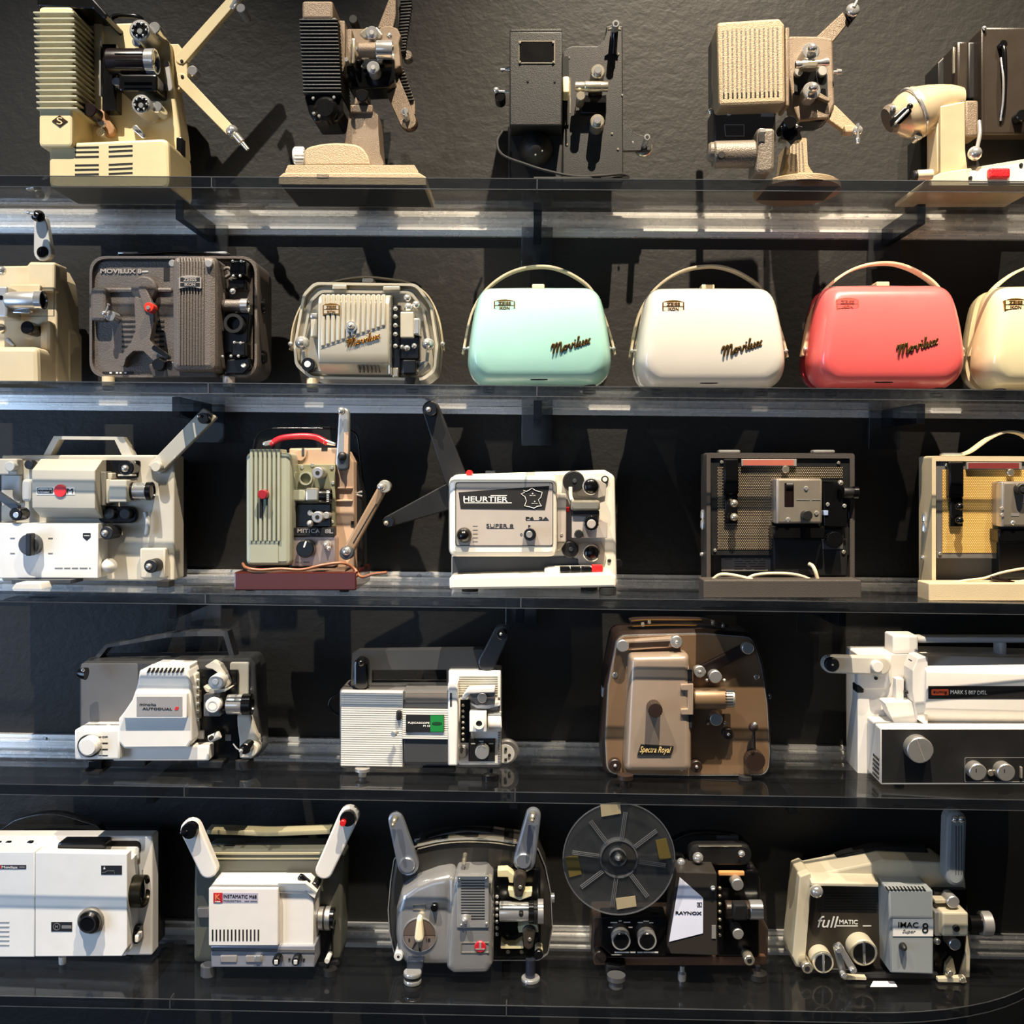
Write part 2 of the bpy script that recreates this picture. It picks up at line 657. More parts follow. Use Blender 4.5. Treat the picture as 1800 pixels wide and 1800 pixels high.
def wall_mat():
    m = bpy.data.materials.new('charcoal_plaster')
    m.use_nodes = True
    n, l = m.node_tree.nodes, m.node_tree.links
    b = n['Principled BSDF']
    tc = n.new('ShaderNodeTexCoord')
    a = n.new('ShaderNodeTexNoise')
    a.inputs['Scale'].default_value = 3.0
    a.inputs['Detail'].default_value = 6
    l.new(tc.outputs['Object'], a.inputs['Vector'])
    mx = n.new('ShaderNodeMix')
    mx.data_type = 'RGBA'
    mx.inputs[6].default_value = (0.014, 0.0132, 0.012, 1)
    mx.inputs[7].default_value = (0.021, 0.0197, 0.0175, 1)
    l.new(a.outputs['Fac'], mx.inputs[0])
    l.new(mx.outputs[2], b.inputs['Base Color'])
    b.inputs['Roughness'].default_value = 0.54
    b.inputs['Specular IOR Level'].default_value = 0.33
    h1 = n.new('ShaderNodeTexNoise')
    h1.inputs['Scale'].default_value = 46
    h1.inputs['Detail'].default_value = 4
    h1.inputs['Distortion'].default_value = 0.4
    h2 = n.new('ShaderNodeTexNoise')
    h2.inputs['Scale'].default_value = 160
    h2.inputs['Detail'].default_value = 3
    mp = n.new('ShaderNodeMapping')
    mp.inputs['Scale'].default_value = (0.85, 1, 1.1)
    l.new(tc.outputs['Object'], mp.inputs[0])
    for h in (h1, h2):
        l.new(mp.outputs[0], h.inputs['Vector'])
    ad = n.new('ShaderNodeMath')
    ad.operation = 'MULTIPLY_ADD'
    ad.inputs[1].default_value = 0.35
    l.new(h2.outputs['Fac'], ad.inputs[0])
    l.new(h1.outputs['Fac'], ad.inputs[2])
    bp = n.new('ShaderNodeBump')
    bp.inputs['Strength'].default_value = 0.17
    bp.inputs['Distance'].default_value = 0.008
    l.new(ad.outputs[0], bp.inputs['Height'])
    l.new(bp.outputs[0], b.inputs['Normal'])
    return m


wl = slab('wall_back', wall_mat(), -3.2, 0.0, -1.5, 3.2, 0.12, 2.2)
wl['kind'] = 'structure'
fl = slab('floor', mt('grey_floor', (24, 23, 22), 0.6, 0, 0.1, 40), -3.2, -6.0, -1.56, 3.2, 0.12, -1.5)
fl['kind'] = 'structure'

ACR = clear('clear_acrylic', (0.95, 0.955, 0.96), 0.02, 1.33, (0.5, 0.52, 0.55), 0.006)
ACE = clear('acrylic_edge', (0.30, 0.33, 0.36), 0.08, 1.22, (0.10, 0.12, 0.16), 0.04)
ACB = clear('acrylic_bracket', (0.66, 0.67, 0.68), 0.06, 1.4, (0.3, 0.32, 0.34), 0.04)

ACL = clear('acrylic_polished_edge', (0.5, 0.52, 0.54), 0.1, 1.6, (0.4, 0.42, 0.45), 0.14)
ROWTXT = ('topmost', 'second', 'middle', 'fourth', 'lowest')
ROWHOLD = ('carrying the oldest tall projectors', 'carrying the pastel carrying cases', 'carrying the two perforated-front projectors',
           'carrying the bronze projector', 'ending in a rounded corner')
PLATES = ((373, 943, 1553), (367, 943, 1553), (362, 915, 1428), (325, 905, 1350), (300, 890, 1640))
for r, z in enumerate(SHELF_Z):
    # shelf board, plan outline
    if r < 4:
        plan = [(-1.7, 0), (1.7, 0), (1.7, -SHELF_D), (-1.7, -SHELF_D)]
    else:
        plan = [(-1.7, 0), (0.97, 0)] + [(0.57 + 0.40 * math.cos(a), -SHELF_D * math.sin(a)) for a in
                                         [math.pi / 2 * i / 14 for i in range(1, 15)]] + [(-1.7, -SHELF_D)]
    bm = bmesh.new()
    x0 = 0
    top = [bm.verts.new((x, y, 0)) for x, y in plan]
    bot = [bm.verts.new((x, y, -SHELF_T)) for x, y in plan]
    bm.faces.new(top)
    bm.faces.new(bot[::-1])
    for i in range(len(plan)):
        f = bm.faces.new((top[i], bot[i], bot[(i + 1) % len(plan)], top[(i + 1) % len(plan)]))
        f.material_index = 1
    bmesh.ops.recalc_face_normals(bm, faces=bm.faces)
    me = bpy.data.meshes.new('acrylic_shelf')
    bm.to_mesh(me)
    bm.free()
    me.materials.append(ACR)
    me.materials.append(ACE)
    sh = bpy.data.objects.new('acrylic_shelf', me)
    C.objects.link(sh)
    sh.location = (0, -0.003, z)
    sh['label'] = '%s clear acrylic shelf, %s' % (ROWTXT[r], ROWHOLD[r])
    sh['category'] = 'shelf'
    sh['group'] = 'clear acrylic wall shelves'
    fp = [q for q in plan if q[1] < -0.02]
    for zz in (-0.0012, -SHELF_T):
        bm = bmesh.new()
        e = [[bm.verts.new((x, y - o, zz + h)) for o, h in ((0.0004, 0), (0.0004, 0.0012), (-0.0012, 0.0012), (-0.0012, 0))] for x, y in fp]
        if r < 4:
            e = e
        for A_, B_ in zip(e, e[1:]):
            for i in range(4):
                bm.faces.new((A_[i], B_[i], B_[(i + 1) % 4], A_[(i + 1) % 4]))
        bmesh.ops.recalc_face_normals(bm, faces=bm.faces)
        me = bpy.data.meshes.new('polished_edge')
        bm.to_mesh(me)
        bm.free()
        me.materials.append(ACL)
        po = bpy.data.objects.new('polished_edge', me)
        C.objects.link(po)
        po.parent = sh
    for px in PLATES[r][:2]:
        q = ray(px, 900 - z * 1000)
        bx = CAM.x + q.x * (-SHELF_D - CAM.y) / q.y
        slab('board_joint', ACL, bx - 0.0008, -SHELF_D - 0.0004, -SHELF_T, bx + 0.0008, -SHELF_D + 0.02, 0, sh)
    # aluminium wall channel that clamps the rear edge
    prof = [(0, 0.013), (-0.011, 0.013), (-0.011, 0.008), (-0.008, 0.008), (-0.008, 0.004), (-0.020, 0.004), (-0.020, 0.0005),
            (-0.004, 0.0005), (-0.004, -SHELF_T - 0.0005), (-0.020, -SHELF_T - 0.0005), (-0.020, -SHELF_T - 0.005),
            (-0.008, -SHELF_T - 0.005), (-0.008, -SHELF_T - 0.009), (-0.011, -SHELF_T - 0.009), (-0.011, -SHELF_T - 0.014), (0, -SHELF_T - 0.014)]
    bm = bmesh.new()
    xr = 1.7 if r < 4 else 1.25
    A = [bm.verts.new((-1.7, y, zz)) for y, zz in prof]
    B = [bm.verts.new((xr, y, zz)) for y, zz in prof]
    for i in range(len(prof)):
        bm.faces.new((A[i], B[i], B[(i + 1) % len(prof)], A[(i + 1) % len(prof)]))
    bm.faces.new(A)
    bm.faces.new(B[::-1])
    bmesh.ops.recalc_face_normals(bm, faces=bm.faces)
    me = bpy.data.meshes.new('wall_channel')
    bm.to_mesh(me)
    bm.free()
    me.materials.append(mt('bright_aluminium', (238, 235, 228), 0.27, 0.4, 0.05, 600))
    ch = bpy.data.objects.new('wall_channel', me)
    C.objects.link(ch)
    ch.location = (0, 0, z)
    ch['label'] = 'long grooved aluminium wall channel behind the %s shelf' % ROWTXT[r]
    ch['category'] = 'rail'
    ch['group'] = 'aluminium wall channels'
    T.root = ch
    for i in range(7):
        lathe('screw', STEEL, Vector((-0.93 + 0.31 * i + 0.05 * (r % 3), -0.008, 0.006)), Vector((0, -1, 0)),
              [(0, 0.004), (0.002, 0.004), (0.003, 0.003)], ch, 12, clampz=False)
    # acrylic brackets: wall plate and fin under the board
    for j, px in enumerate(PLATES[r]):
        if r == 4 and j == 2:
            continue
        q = ray(px, 900 - (z + 0.02) * 920 + 70)
        t = (-0.03 - CAM.y) / q.y
        bx = CAM.x + q.x * t
        br = bpy.data.objects.new('shelf_bracket', None)
        C.objects.link(br)
        br.location = (bx, 0, z - SHELF_T)
        br['label'] = '%s clear acrylic bracket holding up the %s shelf' % (('leftmost', 'middle', 'rightmost')[j] if r < 4 else ('left-hand', 'right-hand')[j], ROWTXT[r])
        br['category'] = 'bracket'
        br['group'] = 'acrylic shelf brackets'
        slab('wall_plate', ACB, -0.029, -0.031, -0.074, 0.029, -0.0225, -0.001, br, 0.0012)
        slab('fin', ACE, -0.007, -0.212, -0.034, 0.007, -0.0315, -0.0005, br, 0.0012)

# ================================================================== TOP SHELF
CREAM = mt('cream_lacquer', (206, 188, 144), 0.45, 0, 0.06, 500)
BEIGE = mt('beige_lacquer', (214, 196, 160), 0.45, 0, 0.05, 500)
FINC = mt('pale_grey_cream', (176, 170, 142), 0.5)
HAM = mt('brown_hammertone', (114, 99, 82), 0.42, 0.35, 0.5, 800)
HAML = mt('tan_hammertone', (158, 139, 110), 0.45, 0.2, 0.55, 700)
HAMG = mt('grey_hammertone', (112, 103, 92), 0.45, 0.3, 0.5, 420)
CHAMP = mt('champagne_metal', (206, 186, 152), 0.34, 0.6, 0.05, 500)
BLKC = mt('black_crackle', (15, 14, 13), 0.5, 0, 0.25, 700)
BROWNK = mt('brown_black_lacquer', (44, 37, 30), 0.35, 0, 0.1, 600)

# --- tall cream projector with finned lamp house
thing('cinema_projector', 'tall cream projector with stacked cooling fins and two splayed reel arms', 'projector', 1, (0, 0, 3.913), 740, 0.215,
      group='film projectors on the shelves')
ba = poly('base', CREAM, fillet([(335, 985), (1160, 950), (1170, 1300), (335, 1300)], 60), 0.0, 0.115, 0.005)
for c0 in (0, 1):
    for y in (1012, 1043, 1077, 1134, 1165, 1197):
        x = 515 + 232 * c0
        poly('vent_slot', DARK, [(x, y - 4 * c0 - 3), (x + 164, y - 9 * c0 - 6), (x + 164, y - 9 * c0 + 6), (x, y - 4 * c0 + 9)], 0.0006, 0.002, 0, ba)
poly('body', CREAM, fillet([(560, 170), (745, 160), (960, 150), (1080, 190), (1170, 300), (1185, 560), (1235, 880), (1250, 1060), (500, 1060), (500, 300)], 25), -0.07, 0.05, 0.004)
lh = rbox('lamp_house', CREAM, 266, 45, 498, 1010, 34, 0.012, 0.10, 0.004)
for i in range(17):
    y = 78 + i * 41.2
    x = 226 + i * 1.4
    box('cooling_fin', FINC, x, y, x + 282, y + 13, 0.018, 0.104, 0.0012)
poly('emblem', mt('dark_bronze', (70, 50, 32), 0.4, 0.6), [(355, 832), (410, 791), (465, 832), (410, 873)], 0.0135, 0.003, 0.0004)
text('emblem_letter', CREAM, 'S', 390, 808, 430, 856, 0.0136)
poly('hood', BLACK, fillet([(250, -90), (560, -90), (650, 0), (740, 100), (720, 135), (640, 60), (255, 42)], 20), -0.0, 0.085, 0.003)
tube('carrying_handle', BLACK, [(735, 150, -.08), (800, 110, -.075), (930, 112, -.075), (985, 140, -.08)], 18)
box('lamp_house_flange', CREAM, 642, 62, 705, 780, -0.062, 0.03, 0.003)
box('film_gate', BLACK, 700, 300, 800, 760, -0.045, 0.04, 0.002)
box('chrome_rail', CHROME, 680, 260, 694, 660, -0.048, 0.006, 0.001)
lens(425, -0.03, [(745, 1010, 86, mt('dark_maroon', (26, 17, 17), 0.25)), (1010, 1075, 84, CHROME)])
for y in (372, 412, 470):
    rod('lens_rib', BLACK, 790, y, 980, y, [(0, 6), (1, 6)], 0.006)
rbox('lower_gate', BLACK, 815, 510, 1080, 625, 25, -0.02, 0.05, 0.003)
for (x, y, r) in ((960, 205, 72), (968, 715, 66)):
    s = cyl('sprocket', STEEL, x, y, r, -0.012, 0.05)
    knurl('sprocket_face', BLACK, x, y, r * .82, -0.0105, 0.003, 16, 0.12, s)
    cyl('hub', CHROME, x, y + 8, r * .26, -0.007, 0.006, s)
    for a in range(6):
        ball('rivet', CHROME, x + r * .62 * math.cos(a), y + r * .62 * math.sin(a), 8, -0.009, s)
for (x, y, r) in ((1060, 190, 40), (940, 285, 34), (1075, 735, 38), (800, 560, 30)):
    cyl('roller', CHROME, x, y, r, -0.03, 0.035)
arm('latch', STEEL, 1145, 430, 1160, 600, 16, 26, -0.062, 0.006)
cyl('lamp_knob', mt('dark_maroon', (26, 17, 17), 0.25), 615, 755, 46, -0.01, 0.03)
arm('lever', STEEL, 640, 790, 700, 850, 18, 20, -0.04, 0.006)
arm('lever', mt('tan_leather', (150, 110, 72), 0.6), 690, 790, 740, 890, 40, 46, -0.055, 0.012, 0.003)
arm('lever', CHROME, 930, 880, 985, 935, 20, 16, -0.05, 0.01)
cyl('adjuster', CHROME, 690, 905, 30, -0.05, 0.02)
poly('arm_hinge', CREAM, fillet([(1150, 300), (1225, 300), (1285, 385), (1290, 560), (1230, 620), (1180, 600)], 12), -0.085, 0.014, 0.002)
a1 = arm('reel_arm', CREAM, 1245, 400, 1640, -50, 40, 33, -0.083, 0.012)
cyl('spindle', CHROME, 1655, 55, 30, -0.05, 0.04)
rod('spindle_pin', CHROME, 1650, -30, 1590, 60, [(0, 22), (1, 16)], -0.07)
a2 = arm('reel_arm', CREAM, 1245, 545, 1590, 905, 42, 36, -0.083, 0.012)
ball('spindle_hub', CHROME, 1597, 903, 42, -0.07)
rod('spindle_pin', NICKEL, 1620, 930, 1705, 1030, [(0, 26), (.5, 26), (.55, 17), (1, 14)], -0.065)
cyl('hinge_knob', CHROME, 1322, 485, 34, -0.075, 0.02)
screws(DARK, 11, -0.083, (1248, 418), (1252, 525))
box('power_socket', BLACK, 1212, 945, 1250, 1062, -0.068, 0.02, 0.001)
for q in (0, 1):
    for j in range(3):
        o = box('side_slot', DARK, 1171.5, 1060 + q * 150 + j * 14, 1174, 1070 + q * 150 + j * 14, -0.02 - .014 * j, 0.035, 0, ba)

slab('base_underside', mt('grey_underside', (92, 88, 78), 0.6), u(345, 1300, 0).x, 0.004, -0.0003, u(1160, 1300, 0).x, 0.11, 0.0012, T.root)

# --- brown projector with black ribbed lamp house
thing('cinema_projector', 'brown hammertone projector on a pedestal with a black ribbed lamp house', 'projector', 1, (440, 0, 4.5), 800, 0.175,
      group='film projectors on the shelves')
poly('base', HAML, fillet([(222, 1400), (262, 1366), (1335, 1366), (1390, 1400), (1390, 1470), (222, 1470)], 12), 0.065, 0.15, 0.004)
poly('base_step', HAML, fillet([(268, 1372), (296, 1305), (1298, 1305), (1338, 1372)], 14), 0.055, 0.13, 0.004)
box('base_notch', HAM, 525, 1372, 618, 1405, 0.0665, 0.01, 0.001)
poly('motor_cover', HAML, [tuple(q)[:2] for q in curve([(425, 1310, 0), (432, 1185, 0), (520, 1145, 0), (660, 1128, 0), (800, 1136, 0), (880, 1165, 0), (930, 1230, 0), (955, 1310, 0)], 4)], 0.045, 0.1, 0.01)
rod('speed_knob', WHITE, 430, 1235, 345, 1235, [(0, 62), (.1, 70), (.85, 70), (1, 58)], 0.02)
for j in range(6):
    a = -1.0 + j * .4
    rod('knob_rib', WHITE, 425, 1235 + 68 * math.sin(a), 350, 1235 + 68 * math.sin(a), [(0, 7), (1, 7)], 0.02 + 68 / 4.5 * math.cos(a) / 1010)
poly('pedestal', HAM, fillet([(785, 880), (968, 880), (1010, 905), (1014, 1050), (1028, 1220), (1062, 1310), (715, 1310), (752, 1100)], 20), 0.02, 0.06, 0.008)
rbox('pedestal_collar', HAM, 788, 828, 968, 890, 12, 0.026, 0.05, 0.003)
poly('pedestal_neck', HAM, [(830, 760), (930, 760), (945, 832), (815, 832)], 0.022, 0.04, 0.003)
cyl('tilt_knob', BLACK, 882, 752, 50, 0.045, 0.03)
for x in (848, 918):
    ball('tilt_knob_lug', BLACK, x, 735, 18, 0.04)
rbox('lamp_cap', HAM, 408, 4, 655, 150, 28, 0.052, 0.085, 0.008)
poly('lamp_house', BLK, [(404, 135), (680, 135), (706, 742), (418, 742)], 0.05, 0.09, 0.003)
for i in range(21):
    y = 148 + i * 28.6
    x = 384 + i * 1.5
    box('cooling_rib', BLKC, x, y, x + 306, y + 14, 0.056, 0.096, 0.0012)
poly('lamp_base', BLACK, fillet([(420, 742), (722, 742), (735, 880), (690, 955), (505, 962), (462, 890)], 30), 0.045, 0.07, 0.006)
cyl('motor_cap', BLACK, 590, 850, 95, 0.062, 0.03, ch=.3)
screws(CHROME, 12, 0.06, (495, 775), (660, 768), (500, 895), (580, 893), (543, 915))
box('gate_plate', HAM, 692, 160, 748, 590, 0.03, 0.06, 0.002)
box('gate_plate', HAM, 748, 228, 802, 505, 0.022, 0.05, 0.002)
box('gate_bar', NICKEL, 800, 300, 826, 500, 0.03, 0.02, 0.002)
cyl('gate_pin', CHROME, 845, 380, 14, 0.035, 0.02)
cyl('gate_pin', CHROME, 758, 470, 17, 0.045, 0.02)
cyl('top_screw', BLK, 812, 150, 34, 0.0, 0.04)
poly('mechanism_body', HAM, fillet([(770, 225), (1020, 225), (1060, 205), (1110, 202), (1165, 225), (1192, 285), (1175, 340), (1190, 520), (1130, 560), (770, 560)], 14), 0.0, 0.045, 0.003)
poly('mechanism_front', BLACK, fillet([(760, 470), (1140, 455), (1140, 640), (1085, 690), (900, 700), (780, 700), (755, 600)], 25), 0.012, 0.055, 0.003)
lens(395, 0.035, [(858, 1000, 56, HAM), (1000, 1128, 70, CHROME)])
for (x, y) in ((960, 255), (970, 532)):
    s = cyl('sprocket', CHROME, x, y, 50, 0.04, 0.03)
    cyl('hub', STEEL, x, y, 18, 0.045, 0.01, s)
poly('film_shoe', NICKEL, fillet([(860, 265), (920, 215), (1000, 215), (1045, 275), (1030, 305), (900, 300)], 14), 0.028, 0.008, 0.001)
poly('film_shoe', NICKEL, fillet([(870, 530), (910, 465), (1050, 465), (1040, 495), (940, 500), (900, 535)], 10), 0.028, 0.008, 0.001)
ball('arm_pivot', CHROME, 1100, 283, 22, 0.012)
poly('reel_arm', HAM, [(1005, 225), (1115, -60), (1150, -60), (1150, 120), (1130, 220)], -0.012, 0.012, 0.001)
box('spring_belt', BLK, 1160, -60, 1215, 430, -0.035, 0.008, 0.001)
for i in range(17):
    y = -10 + i * 25
    x = 1160 + max(0, 30 - abs(y - 40) * .1)
    poly('belt_coil', BLKC, [(x, y + 6), (x + 88 - i * 1.2, y), (x + 90 - i * 1.2, y + 14), (x, y + 20)], -0.026, 0.012, 0.0008)
arm('reel_arm', HAM, 1110, 640, 1245, 955, 70, 66, -0.016, 0.014)
poly('belt_guard', HAM, [(1135, 510), (1195, 500), (1300, 800), (1305, 905), (1230, 905), (1140, 690)], -0.035, 0.01, 0.001)
for i in range(11):
    y = 530 + i * 25
    poly('belt_coil', BLKC, [(1138 + i * 6, y + 8), (1208 + i * 8.4, y), (1210 + i * 8.4, y + 10), (1138 + i * 6, y + 18)], -0.03, 0.008, 0.0005)
cyl('arm_end', mt('dark_bronze', (70, 50, 32), 0.4, 0.6), 1258, 965, 64, -0.018, 0.012)
cyl('spindle', CHROME, 1220, 880, 28, 0.02, 0.035)
rod('spindle_tip', CHROME, 1218, 860, 1235, 925, [(0, 12), (1, 10)], 0.022)
cyl('winding_knob', HAMG, 1240, 435, 38, -0.04, 0.02)

uc = u(800, 1400, 0.06)
slab('base_underside', DARK, u(240, 1400, .06).x, -0.06, -0.0003, u(1370, 1400, .06).x, 0.08, 0.0012, T.root)

# --- small black box projector
thing('cinema_projector', 'plain black box projector with brass lens and a framed window', 'projector', 1, (820, 0, 4.737), 800, 0.13,
      group='film projectors on the shelves')
lh = box('lamp_house', BLKC, 358, 262, 797, 1045, 0.055, 0.10, 0.0025)
box('lamp_house_lid', BLKC, 362, 238, 795, 266, 0.055, 0.10, 0.0015)
fr = frame('window_frame', NICKEL, [(434, 338), (737, 338), (737, 528), (434, 528)], [(441, 346), (729, 346), (729, 519), (441, 519)], 0.0565, 0.003)
box('window_pane', BLACK, 441, 346, 729, 519, 0.0556, 0.002, 0, fr)
screws(NICKEL, 9, 0.0565, (446, 352), (723, 352), (446, 514), (723, 514), p=fr)
screws(DARK, 10, 0.0545, (510, 675), (735, 680))
poly('body', BLKC, fillet([(800, 440), (830, 400), (880, 382), (1090, 382), (1140, 330), (1162, 270), (1165, 222), (1200, 206), (1300, 215), (1306, 1520), (800, 1520)], 14), 0.0, 0.045, 0.002)
box('motor_bay', BLK, 345, 1045, 800, 1520, 0.0, 0.06, 0.003)
dome('motor_cover', BLKC, 575, 1240, 145, 0.002, 0.035)
screws(CHROME, 8, 0.03, (574, 1288), (630, 1255))
poly('reel_bracket', BLKC, fillet([(1290, 1010), (1420, 1115), (1540, 1150), (1540, 1250), (1290, 1255)], 12), -0.012, 0.01, 0.001)
cyl('reel_disc', NICKEL, 1475, 1225, 74, -0.02, 0.006)
cyl('spindle', CHROME, 1505, 1140, 26, 0.035, 0.05)
cyl('spindle_bore', DARK, 1505, 1140, 13, 0.0356, 0.004)
tube('spindle_spring', BLACK, [(1240, 215, .03), (1235, 300, .02), (1225, 450, .012)], 26)
cyl('spindle', CHROME, 1244, 195, 30, 0.05, 0.05)
cyl('spindle_bore', DARK, 1244, 195, 15, 0.0506, 0.004)
poly('spindle_yoke', NICKEL, [(1175, 245), (1220, 220), (1270, 220), (1292, 250), (1240, 240)], 0.03, 0.006, 0.0008)
box('gate_block', mt('ivory', (232, 218, 176), 0.35), 803, 634, 856, 768, 0.05, 0.04, 0.0025)
for x in (862, 905):
    rod('gate_bar', NICKEL, x, 650 if x < 900 else 870, x, 945, [(0, 7), (1, 7)], 0.03)
lens(722, 0.035, [(905, 985, 38, NICKEL), (985, 1115, 43, NICKEL), (1115, 1178, 40, NICKEL)])
cyl('focus_knob', NICKEL, 952, 798, 36, 0.05, 0.04)
box('film_gate', DARK, 800, 470, 852, 1040, 0.004, 0.01, 0)
box('shutter_box', BLACK, 950, 785, 1165, 945, 0.012, 0.02, 0.002)
for (x, y) in ((1095, 592), (1090, 1008)):
    s = cyl('sprocket', NICKEL, x, y, 58, 0.035, 0.05)
    cyl('hub', CHROME, x, y - 12, 32, 0.045, 0.02, s)
ball('side_knob', CHROME, 247, 752, 26, 0.02)
rod('side_knob_stem', CHROME, 250, 760, 355, 765, [(0, 10), (1, 10)], 0.02)
cyl('black_knob', BLACK, 280, 800, 44, 0.02, 0.03)
rod('side_knob_stem', CHROME, 285, 585, 358, 575, [(0, 16), (.5, 8), (1, 22)], 0.02)
screws(NICKEL, 9, 0.0, (853, 478), (838, 1202), (1265, 448), (1262, 1240), (1213, 1110))
screws(CHROME, 9, 0.0, (1298, 790), (1386, 1182))
tube('power_cord', RUB, [(300, 1090, .02), (255, 1180, .03), (300, 1290, .06), (500, 1370, .08), (660, 1420, .09), (900, 1468, .1), (1150, 1462, .1), (1290, 1452, .08), (1350, 1478, .06), (1270, 1480, .08), (900, 1484, .11), (560, 1484, .11)], 11)

# --- tan hammertone projector with slotted lamp house
thing('cinema_projector', 'tan hammertone projector with a vertically slotted lamp house and fluted pedestal', 'projector', 1, (1180, 0, 4.737), 900, 0.2,
      group='film projectors on the shelves')
lh = poly('lamp_house', HAML, fillet([(382, 182), (900, 148), (946, 200), (952, 862), (398, 882)], 34), 0.075, 0.055, 0.006)
for i in range(13):
    x = 424 + i * 37.6
    poly('vent_slot', HAMG, [(x, 250 - i * 1.8), (x + 15, 249 - i * 1.8), (x + 21, 815 - i * 1.3), (x + 6, 816 - i * 1.3)], 0.0757, 0.002, 0, lh)
    poly('vent_hole', DARK, [(x + 7, 775 - i * 1.3), (x + 19, 775 - i * 1.3), (x + 21, 816 - i * 1.3), (x + 8, 816 - i * 1.3)], 0.076, 0.002, 0, lh)
box('lamp_house_back', HAMG, 340, 300, 400, 860, -0.03, 0.04, 0.004)
box('neck', HAM, 950, 226, 985, 880, 0.03, 0.05, 0.002)
poly('mechanism_body', HAM, fillet([(975, 298), (1215, 300), (1345, 318), (1352, 560), (1362, 860), (1310, 985), (1060, 1005), (1020, 900), (975, 600)], 30), 0.0, 0.045, 0.003)
poly('mechanism_well', DARK, fillet([(1020, 600), (1090, 560), (1230, 560), (1300, 620), (1305, 825), (1240, 800), (1025, 790)], 18), 0.001, 0.004, 0)
poly('mechanism_chin', BLACK, fillet([(1030, 915), (1345, 880), (1330, 975), (1250, 1010), (1060, 1012)], 25), -0.005, 0.05, 0.004)
rod('film_gate', CHROME, 1035, 540, 1310, 515, [(0, 28), (.08, 32), (.25, 22), (.5, 24), (.75, 22), (.9, 34), (1, 30)], 0.03)
box('gate_block', NICKEL, 1085, 500, 1225, 560, 0.035, 0.02, 0.003)
cyl('gate_foot', STEEL, 1062, 595, 34, 0.01, 0.02)
cyl('gate_foot', STEEL, 1262, 590, 38, 0.01, 0.02)
rod('focus_pin', CHROME, 1350, 600, 1415, 598, [(0, 12), (.4, 12), (.45, 24), (1, 20)], 0.01)
for (x, y) in ((1163, 425), (1172, 752)):
    s = cyl('sprocket', CHROME, x, y, 72, 0.03, 0.03)
    ball('hub', CHROME, x + 12, y - 25, 40, 0.038, s)
arm('guard', HAM, 1240, 795, 1310, 830, 20, 14, 0.012, 0.01)
poly('reel_arm', HAM, [(1205, 310), (1432, 98), (1478, 186), (1345, 350)], -0.006, 0.012, 0.0015)
ball('spindle_hub', CHROME, 1512, 85, 56, 0.005, sq=.6)
rod('spindle_pin', CHROME, 1520, 60, 1548, 5, [(0, 16), (1, 12)], 0.03)
poly('spindle_clip', BLACK, [(1452, 105), (1540, 95), (1545, 130), (1500, 188), (1470, 150)], -0.002, 0.02, 0.001)
poly('reel_arm', HAML, [(1270, 965), (1362, 870), (1545, 1050), (1480, 1118)], -0.006, 0.012, 0.0015)
ball('spindle_hub', CHROME, 1552, 1085, 42, 0.01, sq=.7)
rod('spindle_pin', CHROME, 1555, 1030, 1552, 1190, [(0, 15), (.2, 10), (.75, 12), (.8, 20), (1, 12)], 0.03)
box('spindle_clip', HAML, 1445, 1040, 1525, 1100, 0.004, 0.02, 0.002)
box('motor_bracket', mt('bracket_grey', (52, 48, 44), 0.45), 352, 888, 872, 1185, 0.03, 0.06, 0.004)
frame('label_outline', GINK, [(440, 1035), (610, 1035), (610, 1135), (450, 1135)], [(446, 1041), (604, 1041), (604, 1129), (456, 1129)], 0.0308, 0.001)
box('rating_plate', GINK, 748, 895, 858, 970, 0.0312, 0.003, 0)
cyl('switch', STEEL, 485, 935, 22, 0.036, 0.01)
ball('side_knob', CHROME, 328, 928, 24, 0.0)
rod('motor', HAMG, 345, 1290, 695, 1285, [(0, 96), (.04, 108), (.96, 112), (1, 100)], 0.05)
rod('motor_cap', HAMG, 300, 1265, 362, 1270, [(0, 60), (.3, 78), (1, 84)], 0.05)
cyl('motor_bolt', BLK, 420, 1288, 30, 0.0755, 0.01)
poly('belt_housing', HAMG, fillet([(712, 1062), (868, 1062), (860, 1400), (820, 1440), (700, 1440), (720, 1200)], 40), 0.07, 0.06, 0.006)
box('belt_window', BLKC, 728, 1100, 780, 1180, 0.0715, 0.004, 0.0005)
box('belt_window', STEEL, 735, 1070, 785, 1100, 0.0718, 0.004, 0.0005)
kn = knurl('tilt_knob', BLACK, 1000, 1105, 105, 0.07, 0.02, 6, 0.3)
cyl('tilt_knob_hub', BLACK, 990, 1015, 55, 0.08, 0.05)
ball('tilt_knob_pin', CHROME, 1043, 1050, 15, 0.075)
pd = poly('pedestal', HAML, fillet([(1040, 1150), (1128, 1148), (1138, 1370), (1160, 1410), (1192, 1448), (912, 1448), (945, 1400), (965, 1200)], 16), 0.03, 0.06, 0.005)
for x in (990, 1030, 1062, 1096):
    poly('flute', HAMG, [(x + (1048 - x) * .25, 1185), (x + (1048 - x) * .25 + 12, 1185), (x + 14, 1425), (x, 1425)], 0.0306, 0.002, 0, pd)
cc = u(1045, 1440, 0.0)
lathe('foot_plate', HAML, Vector((cc.x, 0.0, 0.011)), Vector((0, 0, -1)), [(0, .083), (.003, .088), (.011, .088)], None, 44, 28, None, 0.8)

slab('base_underside', BLK, cc.x - 0.058, -0.045, -0.0003, cc.x + 0.058, 0.045, 0.001, T.root)

